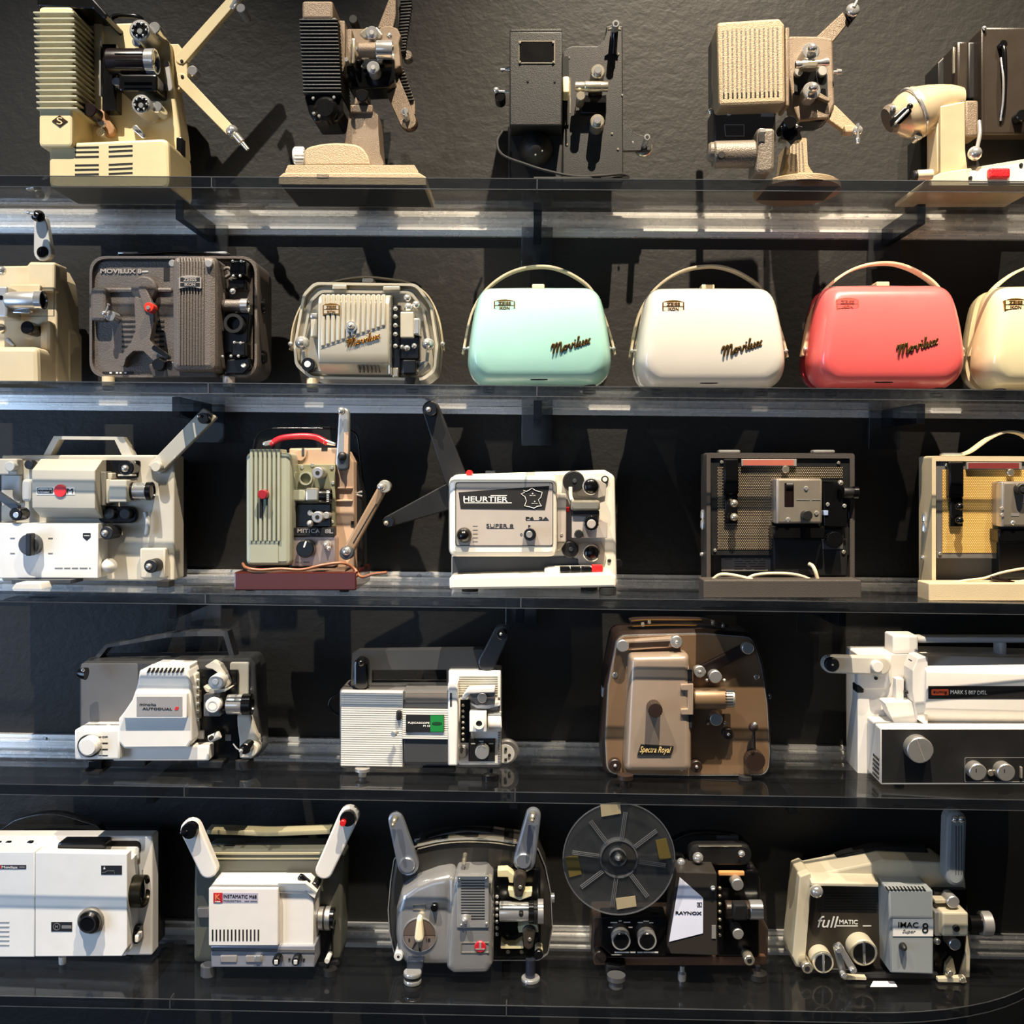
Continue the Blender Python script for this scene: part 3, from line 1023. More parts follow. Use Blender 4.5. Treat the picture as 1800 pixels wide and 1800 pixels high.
# --- microscope-like projector at the right end
thing('slide_projector', 'champagne metal projector with a bent swan-neck head and dark lamp box at the right end', 'projector', 1, (1500, 0, 4.5), 900, 0.17,
      group='film projectors on the shelves')
CH2 = mt('satin_champagne', (214, 194, 158), 0.3, 0.45)
tube('swan_neck', CH2, [(850, 800, 0), (740, 800, 0), (620, 840, 0), (500, 890, 0), (395, 920, 0), (318, 942, 0)], 100, rs=[100, 122, 165, 198, 165, 108], n_=6, seg=28)
rod('nose_cap', HAMG, 330, 925, 262, 958, [(0, 108), (.5, 110), (.9, 94), (1, 60)], 0.0)
box('lamp_window', DARK, 520, 706, 604, 776, 0.031, 0.02, 0.002)
cyl('lamp_glint', CHROME, 548, 742, 16, 0.032, 0.003)
rod('clamp_band', CHROME, 486, 888, 462, 900, [(0, 197), (.1, 201), (.9, 201), (1, 197)], 0.0)
poly('adjuster_slot', BLACK, fillet([(318, 925), (398, 850), (456, 835), (466, 880), (430, 930), (370, 980), (330, 975)], 14), 0.042, 0.02, 0.002)
arm('adjuster_lever', CHROME, 340, 968, 440, 868, 9, 9, 0.046, 0.006)
ball('adjuster_knob', CHROME, 316, 855, 24, 0.024)
ball('adjuster_knob', BLACK, 448, 842, 24, 0.045)
cyl('lower_knob', NICKEL, 518, 1075, 30, 0.02, 0.02)
poly('post', CH2, fillet([(690, 840), (885, 800), (885, 1180), (905, 1345), (690, 1365)], 10), 0.035, 0.06, 0.006)
box('post_edge', BEIGE, 664, 860, 700, 1365, 0.025, 0.04, 0.004)
box('clamp_block', CHAMP, 600, 962, 668, 1018, 0.02, 0.03, 0.003)
box('transformer', BLK, 526, 1060, 662, 1360, -0.05, 0.06, 0.002)
rod('brass_pin', mt('brass', (190, 150, 84), 0.25, 1.0), 634, 1070, 634, 1270, [(0, 9), (1, 9)], -0.04)
poly('base', BEIGE, fillet([(560, 1440), (590, 1412), (690, 1368), (1350, 1258), (1500, 1235), (1500, 1470), (560, 1470)], 8), 0.05, 0.14, 0.004)
poly('base_panel', mt('pale_panel', (214, 206, 188), 0.5), [(925, 1352), (1500, 1262), (1500, 1450), (915, 1450)], 0.0515, 0.004, 0.0005)
screws(BLK, 15, 0.052, (930, 1405), (1330, 1302))
rbox('red_clip', mt('red_wax', (196, 24, 34), 0.4, 0, 0.5, 300), 1078, 1325, 1246, 1405, 22, 0.062, 0.012, 0.004, label='shiny red plastic clip')
rod('levelling_foot', BEIGE, 500, 1385, 622, 1380, [(0, 34), (.1, 38), (1, 38)], 0.06)
rod('levelling_foot_cap', BLK, 470, 1390, 502, 1388, [(0, 30), (.3, 38), (1, 38)], 0.06)
lb = box('lamp_box', BROWNK, 1012, 212, 1520, 1062, 0.0, 0.12, 0.004)
box('lamp_box_edge', BROWNK, 1012, 225, 1040, 1050, 0.003, 0.01, 0.002)
tube('lamp_box_handle', CHROME, [(1168, 460, .004), (1186, 620, .014), (1184, 800, .012), (1165, 955, .004)], 9)
tube('lamp_box_grip', BLACK, [(1180, 345, .006), (1196, 420, .012), (1200, 620, .012), (1190, 800, .01), (1172, 930, .004)], 17)
cyl('latch', BLACK, 1190, 345, 30, 0.012, 0.012)
cyl('lamp_box_knob', BLACK, 1340, 910, 46, 0.02, 0.02)
box('front_tube', BROWNK, 822, 324, 912, 775, 0.0, 0.08, 0.004)
box('front_tube', BLK, 908, 330, 1014, 780, -0.03, 0.08, 0.003)
poly('rear_tube', BLK, [(668, 495), (790, 375), (815, 375), (815, 672), (668, 672)], -0.06, 0.06, 0.002)
box('trim', NICKEL, 790, 372, 806, 578, -0.004, 0.004, 0.0006)
ball('corner_screw', CHROME, 1035, 224, 18, 0.004)
tube('lever', CHROME, [(995, 960, .02), (1000, 1060, .03), (980, 1170, .045)], 16)
ball('lever_ball', CHROME, 962, 1213, 54, 0.055)
box('underbox', BLK, 888, 1075, 1520, 1330, -0.03, 0.08, 0.003)
box('arm_joint', HAM, 884, 790, 992, 1082, 0.008, 0.05, 0.004)

# ================================================================== SECOND SHELF
TAUPE = mt('taupe_hammertone', (98, 90, 84), 0.5, 0.25, 0.45, 420)
TAUPD = mt('taupe_dark', (70, 64, 60), 0.5, 0.2, 0.3, 420)
SGREY = mt('silver_grey_lacquer', (178, 172, 156), 0.3, 0.45, 0.05, 500)
SCREAM = mt('pale_cream_metal', (190, 183, 164), 0.3, 0.4)
STRAP = mt('grey_beige_strap', (170, 158, 132), 0.5, 0, 0.1, 500)

def shell_front(m, out):
    """front lid: rounded edge, face bulging towards mid height"""
    bm = bmesh.new()
    base = [u(x, y, 0) for x, y in out]
    xs = [v.x for v in base]
    zs = [v.z for v in base]
    cx, cz = (min(xs) + max(xs)) / 2, (min(zs) + max(zs)) / 2
    hx, hz = (max(xs) - min(xs)) / 2, (max(zs) - min(zs)) / 2
    rings = []
    for ins, d, wt in ((6, -0.030, 0), (0, -0.024, 0), (0, -0.004, 0), (4, 0.005, .1), (12, 0.013, .3), (26, 0.021, .5), (46, 0.0275, .7), (72, 0.032, .9), (104, 0.034, 1),
                       (150, 0.0345, 1), (210, 0.035, 1), (280, 0.035, 1), (350, 0.035, 1), (420, 0.035, 1), (480, 0.035, 1)):
        g = ins * k(0)
        rg = []
        for v in base:
            x, z = cx + (v.x - cx) * (1 - g / hx), cz + (v.z - cz) * (1 - g / hz)
            zn = (z - cz) / hz
            rg.append(bm.verts.new((x, -(d + wt * 0.013 * (1 - zn * zn)), z)))
        rings.append(rg)
    N = len(base)
    for a, b in zip(rings, rings[1:]):
        for i in range(N):
            bm.faces.new((a[i], a[(i + 1) % N], b[(i + 1) % N], b[i]))
    bm.faces.new(rings[-1])
    bm.faces.new(rings[0][::-1])
    return fin('front_lid', m, bm, None, 60)


SCRIPT = ([(0, .62), (.16, .9), (.34, 1.0), (.36, .7), (.2, 0)], [(.22, .1), (.5, .68), (.78, 1.0), (.8, .7), (.68, 0)],
          [(.7, .1), (.98, .68), (1.26, 1.0), (1.3, .6), (1.2, .08), (1.36, 0), (1.6, .3), (1.86, .52), (1.68, .32), (1.8, .03), (2.06, .2), (2.0, .48), (2.26, .42), (2.4, .5), (2.5, .03), (2.74, .25), (2.82, .52),
           (3.0, .45), (3.14, .5), (3.1, .1), (3.26, .06), (3.5, .5), (3.72, .98), (3.6, .9), (3.5, .12), (3.64, .04), (3.86, .5), (3.84, .14), (4.02, .03), (4.26, .5), (4.26, .1), (4.42, .08), (4.6, .46), (4.74, .4), (4.9, .06), (5.1, .1)],
          [(5.16, .52), (4.62, 0)], [(3.16, .74), (3.22, .8)])


def script(n, m, x0, y0, w_, h, rot, d, r):
    """handwritten emblem bent from wire, one mesh"""
    ca, sa = math.cos(math.radians(rot)), math.sin(math.radians(rot))
    parts_ = []
    for st in SCRIPT:
        pts = []
        for (x, y) in st:
            X, Y = (x + 0.28 * y) * w_ / 5.4, y * h
            pts.append((x0 + X * ca - Y * sa, y0 - X * sa - Y * ca, d))
        parts_.append(tube(n, m, pts, r, None, 4, 6))
    base = parts_[0]
    bm = bmesh.new()
    for o in parts_:
        bm.from_mesh(o.data)
    bm.to_mesh(base.data)
    bm.free()
    for o in parts_[1:]:
        bpy.data.objects.remove(o)
    return base


# --- cream projector cut by the left edge
thing('cinema_projector', 'beige projector cut off by the left edge with an upright reel arm', 'projector', 2, (0, 340, 5.0), 250, 0.185,
      group='film projectors on the shelves')
poly('body', BEIGE, fillet([(-260, 640), (235, 634), (262, 600), (486, 604), (498, 900), (505, 1700), (-260, 1700)], 22), -0.03, 0.045, 0.005)
poly('back_shell', BEIGE, fillet([(200, 650), (500, 650), (560, 760), (585, 960), (590, 1190), (612, 1225), (612, 1700), (200, 1700)], 20), -0.075, 0.05, 0.004)
poly('reel_arm', mt('pale_grey_enamel', (186, 184, 178), 0.4), caps(372, 515, 352, 240, 78, 55), -0.03, 0.014, 0.002)
cyl('arm_pivot', BLACK, 370, 515, 52, -0.028, 0.008)
rod('spindle', BLACK, 350, 210, 300, 190, [(0, 40), (.5, 46), (1, 40)], 0.0)
ball('spindle_hub', BLK, 340, 200, 52, -0.02)
rod('spindle_tip', CHROME, 305, 178, 235, 165, [(0, 20), (.5, 14), (.6, 20), (1, 14)], 0.01)
poly('top_cover', BEIGE, rr(245, 602, 480, 860, 30), -0.012, 0.02, 0.004)
box('gate_plate', BEIGE, 85, 800, 350, 880, -0.004, 0.02, 0.002)
box('gate_bar', STEEL, 90, 862, 360, 880, 0.006, 0.01, 0.001)
frame('hatch', TAUPD, [(100, 826), (474, 826), (474, 1080), (100, 1080)], [(104, 830), (470, 830), (470, 1076), (104, 1076)], -0.011, 0.002)
lens(940, 0.02, [(62, 320, 74, ALU), (320, 385, 84, CHROME)])
rbox('gate_block', ALU, -120, 815, 62, 1085, 22, 0.03, 0.05, 0.004)
cyl('gate_eye', BLACK, 8, 915, 20, 0.031, 0.006)
arm('release_lever', CHROME, 90, 1035, 240, 1030, 12, 22, 0.02, 0.01)
cyl('switch_knob', BLACK, 236, 1180, 60, 0.012, 0.035)
rbox('motor_housing', BEIGE, 345, 1115, 445, 1500, 45, -0.01, 0.03, 0.01)
ball('sprocket', CHROME, 12, 680, 42, 0.0)
ball('sprocket', CHROME, 8, 1190, 46, 0.0)
arm('lever', STEEL, 60, 1280, 110, 1330, 14, 12, 0.0, 0.008)
poly('base', BEIGE, fillet([(-260, 1345), (330, 1345), (342, 1700), (-260, 1700)], 60), 0.035, 0.085, 0.009)
for j in range(4):
    box('socket_cell', BLK, 519, 1290 + 82 * j, 592, 1365 + 82 * j, -0.073, 0.01, 0.001)

# --- open taupe projector
thing('cinema_projector', 'open taupe suitcase projector with ribbed lamp cover and red-tipped crank', 'projector', 2, (140, 420, 5.0), 800, 0.185,
      group='film projectors on the shelves')
out = rr(86, 150, 1560, 1216, 150, 7)
poly('case', TAUPD, out, -0.012, 0.10, 0.008)
frame('case_rim', TAUPE, out, grow(out, -22), 0.0, 0.014)
poly('face_plate', TAUPE, rr(108, 195, 1520, 1196, 120, 6), -0.008, 0.006, 0.001)
text('lettering', mt('bright_letter', (158, 150, 143), 0.5), 'MOVILUX 8', 182, 264, 545, 303, -0.0066, bold=0.03, bk=0.002)
arm('lettering_tail', SILV, 545, 290, 595, 288, 9, 9, -0.007, 0.002)
box('upper_ledge', TAUPE, 100, 425, 810, 470, -0.002, 0.01, 0.004)
rbox('side_boss', TAUPE, 90, 425, 232, 718, 36, 0.012, 0.025, 0.006)
dsc = cyl('reel_disc', TAUPE, 560, 440, 114, 0.006, 0.014)
arm('reel_crank', TAUPE, 548, 440, 604, 595, 36, 46, 0.016, 0.008, 0.002, dsc)
knb = cyl('crank_knob', mt('red_enamel', (206, 52, 34), 0.35), 606, 600, 44, 0.034, 0.02, label='red crank knob with a silver screw')
cyl('crank_screw', CHROME, 598, 603, 17, 0.038, 0.006, knb)
slots('vent_slot', DARK, 370, 716, 487, 982, 7, True, 17, -0.0072)
slots('vent_slot', DARK, 628, 716, 742, 982, 7, True, 17, -0.0072)
poly('stand_leg', TAUPE, fillet([(478, 500), (655, 560), (648, 740), (615, 890), (650, 935), (716, 1040), (650, 1075), (560, 985), (470, 985), (408, 1045), (385, 1128), (336, 1112), (365, 1025), (452, 905), (492, 800)], 22), 0.012, 0.02, 0.005)
dk = cyl('crank_hub', CHROME, 268, 675, 46, 0.02, 0.025)
ball('crank_ball', CHROME, 216, 655, 24, 0.026, dk)
rod('crank_pin', CHROME, 235, 640, 257, 568, [(0, 10), (.8, 9), (.85, 14), (1, 12)], 0.026, p=dk)
lmp = poly('lamp_cover', TAUPE, rr(806, 148, 1200, 1160, 70, 6), 0.055, 0.06, 0.012)
for i in range(9):
    x = 872 + i * 25.6
    box('cover_rib', TAUPE, x, 162, x + 13, 1115, 0.0575, 0.004, 0.001, lmp)
badge(872, 318, 1068, 437, 0.0605, mt('pale_letter', (168, 160, 152), 0.4, 0.4), BLK, mt('pale_letter', (168, 160, 152), 0.4, 0.4))
cyl('cover_screw', STEEL, 812, 213, 31, 0.05, 0.01)
cyl('cover_screw', STEEL, 1132, 215, 33, 0.062, 0.01)
box('hinge_slot', DARK, 738, 250, 790, 368, -0.0072, 0.003, 0)
box('gate_plate', TAUPE, 1200, 440, 1275, 745, 0.014, 0.02, 0.003)
tube('gate_curl', TAUPE, [(1240, 290, .01), (1300, 255, .012), (1340, 300, .01), (1280, 340, .01)], 16)
rbox('upper_sprocket', BLACK, 1318, 190, 1462, 325, 18, 0.03, 0.04, 0.004)
rbox('upper_guide', BLACK, 1305, 350, 1455, 440, 18, 0.022, 0.03, 0.004)
for q in ((1345, 195), (1420, 195), (1350, 325), (1410, 325)):
    ball('rivet', CHROME, *q, 13, 0.032)
lens(585, 0.02, [(1260, 1420, 52, TAUPE), (1420, 1482, 60, CHROME)])
ball('gate_catch', CHROME, 1345, 460, 27, 0.028)
ball('gate_catch', CHROME, 1195, 435, 20, 0.028)
poly('film_box', BLACK, fillet([(1280, 640), (1500, 650), (1480, 900), (1400, 1010), (1200, 1000), (1200, 750), (1280, 745)], 20), 0.012, 0.03, 0.004)
ring('roller', BLK, 1350, 740, 86, 58, 0.03, 0.02)
rbox('lower_guide', BLACK, 1330, 900, 1460, 1035, 22, 0.028, 0.04, 0.004)
for q in ((1360, 910), (1415, 915), (1330, 1030), (1395, 1030), (1255, 1035)):
    ball('rivet', CHROME, *q, 14, 0.032)
poly('lower_box', BLACK, fillet([(1290, 1060), (1490, 1040), (1505, 1120), (1440, 1190), (1270, 1190)], 20), 0.014, 0.03, 0.004)
cyl('button', WHITE, 1436, 1110, 19, 0.02, 0.008)
rod('side_knob', BLACK, 1580, 590, 1640, 590, [(0, 60), (.7, 66), (1, 56)], -0.05)
rod('side_knob', BLACK, 1580, 1040, 1640, 1040, [(0, 56), (.7, 60), (1, 50)], -0.05)
lb = box('label_strip', INK, 200, 1165, 470, 1190, -0.007, 0.003, 0.0003)
for x in (262, 318, 350, 392):
    box('label_mark', WINK, x, 1170, x + 20, 1184, -0.0066, 0.002, 0, lb)
cyl('speed_knob', BLACK, 690, 1105, 56, 0.03, 0.03)
arm('stand_lock', BLACK, 660, 960, 765, 1035, 28, 20, 0.03, 0.012)
poly('lower_box', TAUPD, fillet([(600, 1100), (790, 1070), (1200, 1150), (1200, 1216), (640, 1216)], 20), 0.02, 0.03, 0.004)
strip('carrying_handle', BLACK, [(330, 136), (520, 128), (800, 108), (1050, 118), (1310, 140)], -0.05, 0.02, 14)
box('handle_clip', CHROME, 335, 112, 510, 128, -0.04, 0.02, 0.001)
box('handle_clip', CHROME, 1110, 112, 1295, 130, -0.04, 0.02, 0.001)
foot('rubber_foot', BEIGE, 252, 1212, 54, 0.0)
foot('rubber_foot', SILV, 1312, 1212, 54, 0.0)
foot('rubber_foot', RUB, 252, 1200, 50, -0.09)
foot('rubber_foot', RUB, 1312, 1200, 50, -0.09)

# --- open silver projector with gold script
thing('cinema_projector', 'open silver projector with ribbed cream hood beside the mint green case', 'projector', 2, (490, 460, 5.806), 900, 0.185,
      group='film projectors on the shelves')
out = fillet([(360, 208), (1410, 222), (1560, 430), (1625, 860), (1600, 1120), (1480, 1212), (320, 1195), (165, 1060), (150, 860), (245, 330)], 130, 7)
poly('case', SGREY, out, -0.012, 0.10, 0.010)
frame('case_rim', SCREAM, out, grow(out, -26), 0.0, 0.014)
ou2 = grow(out, -80)
frame('inner_rim', SGREY, ou2, grow(ou2, -26), -0.004, 0.012)
box('hinge_clip', SGREY, 545, 235, 690, 278, 0.004, 0.01, 0.0015)
box('hinge_clip', SGREY, 1062, 250, 1236, 290, 0.004, 0.01, 0.0015)
hd = xprism('lamp_hood', SCREAM, 398, 1125, [(342, 0.02), (365, 0.034), (420, 0.04), (930, 0.04), (1040, 0.034), (1150, 0.01), (1150, -0.01), (342, -0.01)], 0.0025)
box('hood_end', CHROME, 1120, 350, 1140, 1150, 0.03, 0.03, 0.002)
for i in range(13):
    x = 430 + i * 51.5
    ye = 868 - (x - 425) * 0.333 - 8
    box('hood_rib', SCREAM, x, 332, x + 40, ye, 0.0436, 0.008, 0.0018, hd)
poly('hood_line', SGREY, [(425, 874), (1072, 655), (1072, 668), (425, 890)], 0.0408, 0.002, 0, hd)
badge(448, 424, 622, 548, 0.0445, GOLD, SCREAM, GOLD)
rg = ring('latch_ring', CHROME, 740, 662, 56, 38, 0.046, 0.006)
dome('latch_knob', CHROME, 742, 660, 40, 0.042, 0.014, rg)
script('script_lettering', GOLD, 692, 880, 370, 80, 16, 0.0424, 7.5)
for i in range(6):
    x = 802 + i * 40
    poly('vent_slot', DARK, [(x, 1058), (x + 14, 1058), (x + 28, 1125), (x + 14, 1125)], 0.0325, 0.012, 0)
box('side_latch', SCREAM, 322, 570, 392, 770, 0.01, 0.02, 0.003)
box('side_latch', CHROME, 318, 520, 390, 575, 0.012, 0.02, 0.003)
box('film_gate', BLACK, 1145, 440, 1245, 1150, 0.006, 0.02, 0.002)
for y in (480, 560, 650, 740, 860):
    ball('gate_pin', CHROME, 1190, y, 24, 0.02)
rbox('lens_block', SCREAM, 1240, 512, 1376, 775, 14, 0.022, 0.03, 0.003)
rbox('lens_front', CHROME, 1370, 572, 1442, 748, 26, 0.02, 0.03, 0.004)
for (x, y, r) in ((1312, 372, 40), (1322, 465, 46), (1402, 440, 42), (1310, 880, 36), (1380, 860, 30), (1260, 870, 26)):
    ball('roller', CHROME, x, y, r, 0.01)
rbox('motor_cover', BLACK, 1235, 760, 1440, 1000, 24, 0.008, 0.02, 0.003)
rbox('motor_cover', BLACK, 1262, 1000, 1402, 1145, 18, 0.02, 0.03, 0.003)
box('trim', NICKEL, 1160, 1080, 1220, 1180, 0.008, 0.015, 0.002)
dome('spindle_knob', CHROME, 243, 832, 72, 0.008, 0.02)
dome('spindle_knob', CHROME, 1525, 842, 62, 0.008, 0.02)
kn = cyl('switch_knob', BLACK, 298, 1048, 70, 0.016, 0.02)
cyl('switch_cap', WHITE, 292, 1046, 33, 0.0175, 0.006, kn)
strip('handle_band', STRAP, [(112, 900), (150, 640), (245, 420), (400, 270), (600, 190), (860, 152), (1100, 170), (1330, 215), (1520, 345), (1630, 580), (1680, 900)], -0.06, 0.018, 16)
box('handle_button', WHITE, 848, 166, 966, 214, -0.05, 0.03, 0.002)
for q in (120, 1672):
    ball('rivet', CHROME, q, 840, 26, -0.05)
foot('rubber_foot', BEIGE, 346, 1190, 60, 0.0)
foot('rubber_foot', RUB, 1365, 1190, 80, -0.005)
foot('rubber_foot', RUB, 346, 1180, 60, -0.09)
foot('rubber_foot', RUB, 1365, 1180, 70, -0.09)

# --- carrying cases
GOLDK = mt('old_gold_script', (92, 70, 36), 0.35, 0.7)


def case(label, zoom, rgb, tag_, badge_m, strap_m, back_rgb=None, wall=0.19):
    thing('projector_case', label, 'case', 2, zoom, 860, wall, group='pastel projector cases')
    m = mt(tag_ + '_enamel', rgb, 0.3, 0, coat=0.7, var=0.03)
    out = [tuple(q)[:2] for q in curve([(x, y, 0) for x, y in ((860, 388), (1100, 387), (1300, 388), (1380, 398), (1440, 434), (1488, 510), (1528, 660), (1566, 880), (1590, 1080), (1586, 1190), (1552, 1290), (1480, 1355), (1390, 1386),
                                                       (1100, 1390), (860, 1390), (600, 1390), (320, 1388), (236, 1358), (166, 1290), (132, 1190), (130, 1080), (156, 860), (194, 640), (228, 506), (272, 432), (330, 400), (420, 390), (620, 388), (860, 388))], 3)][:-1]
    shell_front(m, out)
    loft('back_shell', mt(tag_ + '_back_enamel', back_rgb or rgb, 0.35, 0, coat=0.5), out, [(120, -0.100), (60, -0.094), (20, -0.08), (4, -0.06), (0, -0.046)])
    poly('steel_band', STEEL, grow(out, -10), -0.029, 0.02, 0.001)
    badge(396, 500, 612, 624, 0.0448, badge_m, m, badge_m)
    script('script_lettering', GOLDK, 985, 1060, 430, 96, 16, 0.0480, 9.5)
    poly('grip_slot', DARK, [(x, 1322 + (y - 1322) * (0.25 if y > 1322 else 1.0)) for x, y in circ(856, 1322, 90, 20, 0.18)], 0.0325, 0.016, 0)
    strip('handle_band', strap_m, [(78, 1060), (140, 740), (205, 560), (320, 395), (480, 265), (650, 190), (830, 160), (1010, 172), (1210, 252), (1390, 395), (1510, 640), (1595, 900), (1632, 1065)], -0.04, 0.02, 24)
    for q in (95, 1618):
        ball('rivet', CHROME, q, 1000, 20, -0.028)
        ball('rivet', CHROME, q + (40 if q < 800 else -40), 1000, 20, -0.03)
    rbox('top_button', BEIGE, 785, 344, 912, 392, 12, -0.025, 0.03, 0.003)
    strip('lid_seam', mt('seam', (92, 92, 84), 0.6), [(330, 394), (800, 386), (1250, 396), (1400, 420), (1490, 510)], -0.027, 0.004, 8)
    for x, r in ((345, 62), (1370, 66)):
        foot('rubber_foot', RUB, x, 1352, r, 0.0)
        foot('rubber_foot', RUB, x, 1352, r, -0.08)
    box('base_plate', SILV, 440, 1368, 1270, 1400, -0.01, 0.06, 0.001)


case('mint green enamelled projector case with arched handle', (800, 440, 5.806), (160, 208, 194), 'mint', mt('bronze_badge', (150, 118, 66), 0.35, 0.8), STRAP)
case('grey-white enamelled projector case between the mint and the coral one', (1093.8, 438.5, 5.615), (214, 208, 196), 'grey_white', GOLD, STRAP)
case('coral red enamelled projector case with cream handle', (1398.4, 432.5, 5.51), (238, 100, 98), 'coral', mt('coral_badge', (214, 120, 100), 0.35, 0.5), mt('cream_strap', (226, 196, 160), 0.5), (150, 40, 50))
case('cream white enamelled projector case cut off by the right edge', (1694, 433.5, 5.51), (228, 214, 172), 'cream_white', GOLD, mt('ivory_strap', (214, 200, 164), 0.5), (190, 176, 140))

# ================================================================== MIDDLE SHELF
PUTTY = mt('putty_plastic', (198, 191, 174), 0.45)
OFFW = mt('off_white_panel', (232, 230, 224), 0.4)
LGREY = mt('light_grey_enamel', (196, 194, 188), 0.42)
SLATE = mt('slate_panel', (66, 70, 76), 0.4, 0.2)
CORD = mt('cream_cord', (214, 198, 166), 0.5)

# --- putty projector with red dot
thing('cinema_projector', 'putty coloured projector with a red dot on its lamp box and a raised straight arm', 'projector', 3, (0, 700, 4.5), 700, 0.165,
      group='film projectors on the shelves')
poly('body', PUTTY, rr(10, 450, 1378, 1446, 24), -0.012, 0.05, 0.003)
poly('back_cover', BLK, rr(20, 480, 1395, 1440, 24), -0.06, 0.06, 0.006)
frame('carrying_handle', PUTTY, [(342, 452), (425, 300), (977, 305), (1052, 458)], [(398, 452), (466, 326), (906, 330), (968, 458)], -0.02, 0.022)
rbox('arm_bracket', PUTTY, -90, 478, 136, 606, 14, 0.01, 0.02, 0.003)
cyl('pivot_knob', LGREY, 76, 540, 40, 0.022, 0.014)
box('left_plate', LGREY, 10, 610, 158, 830, -0.004, 0.012, 0.001)
box('left_plate', PUTTY, 10, 850, 100, 980, 0.0, 0.012, 0.001)
cyl('roller', BLK, 226, 525, 36, 0.006, 0.02)
rbox('inching_wheel', LGREY, 168, 640, 248, 818, 30, 0.015, 0.03, 0.008)
lamph = xprism('lamp_box', PUTTY, 252, 752, [(480, -0.012), (482, 0.008), (570, 0.04), (868, 0.04), (945, 0.008), (948, -0.012)], 0.0015)
pl = box('name_plate', OFFW, 288, 704, 592, 764, 0.0406, 0.002, 0, lamph)
frame('logo_outline', INK, rr(294, 708, 418, 752, 8), rr(298, 712, 414, 748, 7), 0.0412, 0.001, pl)
text('lettering', INK, 'eumig', 302, 716, 410, 748, 0.0412, bold=0.01, p=pl)
cyl('red_dot', mt('signal_red', (226, 40, 42), 0.4), 474, 732, 50, 0.0425, 0.003, pl, 0.05)
text('lettering', INK, 'M', 530, 714, 576, 750, 0.0412, bold=0.0, p=pl)
box('gate_block', mt('grey_plastic', (120, 116, 106), 0.45), 752, 580, 838, 850, 0.018, 0.04, 0.002)
box('gate_edge', PUTTY, 836, 590, 886, 640, 0.01, 0.03, 0.002)
box('gate_edge', PUTTY, 836, 640, 862, 832, 0.02, 0.03, 0.002)
rbox('lens_block', PUTTY, 860, 645, 1002, 822, 12, 0.035, 0.05, 0.004)
lens(735, 0.01, [(1000, 1062, 72, BLACK), (1062, 1165, 70, CHROME), (1165, 1208, 74, BLACK)])
poly('film_path', BLACK, fillet([(765, 488), (1110, 492), (1090, 630), (930, 640), (900, 590), (770, 575)], 20), -0.008, 0.006, 0.001)
s = cyl('upper_sprocket', BLACK, 996, 552, 62, 0.02, 0.03)
ball('hub', STEEL, 990, 556, 30, 0.022, s)
box('film_shoe', PUTTY, 930, 602, 1045, 616, 0.02, 0.02, 0.001)
rbox('lower_film_path', BLACK, 775, 856, 1082, 988, 60, -0.004, 0.012, 0.002)
for x in (860, 985):
    cyl('lower_roller', BLK, x, 915, 44, 0.01, 0.02)
poly('reel_arm', PUTTY, fillet([(1165, 535), (1606, 76), (1712, 150), (1262, 600)], 14), 0.0, 0.012, 0.0015)
cyl('spindle', BLACK, 1605, 158, 44, 0.02, 0.022)
ball('spindle_tip', CHROME, 1570, 140, 14, 0.03)
cyl('arm_pivot', PUTTY, 1230, 542, 40, 0.016, 0.018)
cp = box('control_panel', OFFW, -160, 990, 776, 1424, 0.03, 0.045, 0.0015)
kn = cyl('mode_knob', SLATE, 222, 1160, 84, 0.048, 0.02, cp)
rbox('knob_grip', BLK, 200, 1070, 244, 1248, 14, 0.062, 0.016, 0.002, kn)
for q in (80, 380):
    for y in (1100, 1220):
        text('dial_mark', GINK, 'oo', q, y, q + 36, y + 14, 0.0302, p=cp)
text('lettering', GINK, 'ooooo oooo oooo ooooo o', 432, 1336, 716, 1352, 0.0302, p=cp)
poly('emblem', INK, fillet([(655, 1066), (716, 1066), (716, 1100), (686, 1128), (655, 1100)], 6), 0.0305, 0.001, 0, cp)
box('emblem_mark', OFFW, 664, 1084, 708, 1090, 0.0308, 0.001, 0, cp)
arm('small_arm', SLATE, -60, 740, 115, 860, 26, 30, 0.02, 0.01)
kn = cyl('small_arm_knob', BLACK, 122, 918, 52, 0.035, 0.03)
cyl('knob_face', STEEL, 124, 924, 24, 0.0365, 0.004, kn)
for (x, y, m1, r) in ((842, 1066, BLK, 54), (1190, 1330, BLK, 54)):
    cyl('knob', m1, x, y, r, 0.035, 0.04)
    dome('knob_cap', STEEL, x - 12, y + 2, r * .5, 0.035, 0.005)
dome('white_knob', WHITE, 870, 1325, 60, 0.005, 0.02)
box('corner_bracket', PUTTY, 1105, 1186, 1308, 1426, 0.004, 0.02, 0.003)
tube('cord_guide', LGREY, [(1150, 900, .0), (1170, 980, .0), (1160, 1080, .0)], 20)
footbox('rubber_foot', RUB, 1240, 1446, 1336, 0.04, 0.03)
poly('wedge_foot', WHITE, [(120, 1462), (318, 1462), (332, 1560), (88, 1560)], 0.085, 0.04, 0.002)
box('foot_bar', SLATE, 90, 1436, 560, 1470, 0.05, 0.05, 0.001)
footbox('rubber_foot', RUB, 200, 1430, 420, -0.08, 0.03)
footbox('rubber_foot', RUB, 1200, 1430, 1330, -0.08, 0.03)

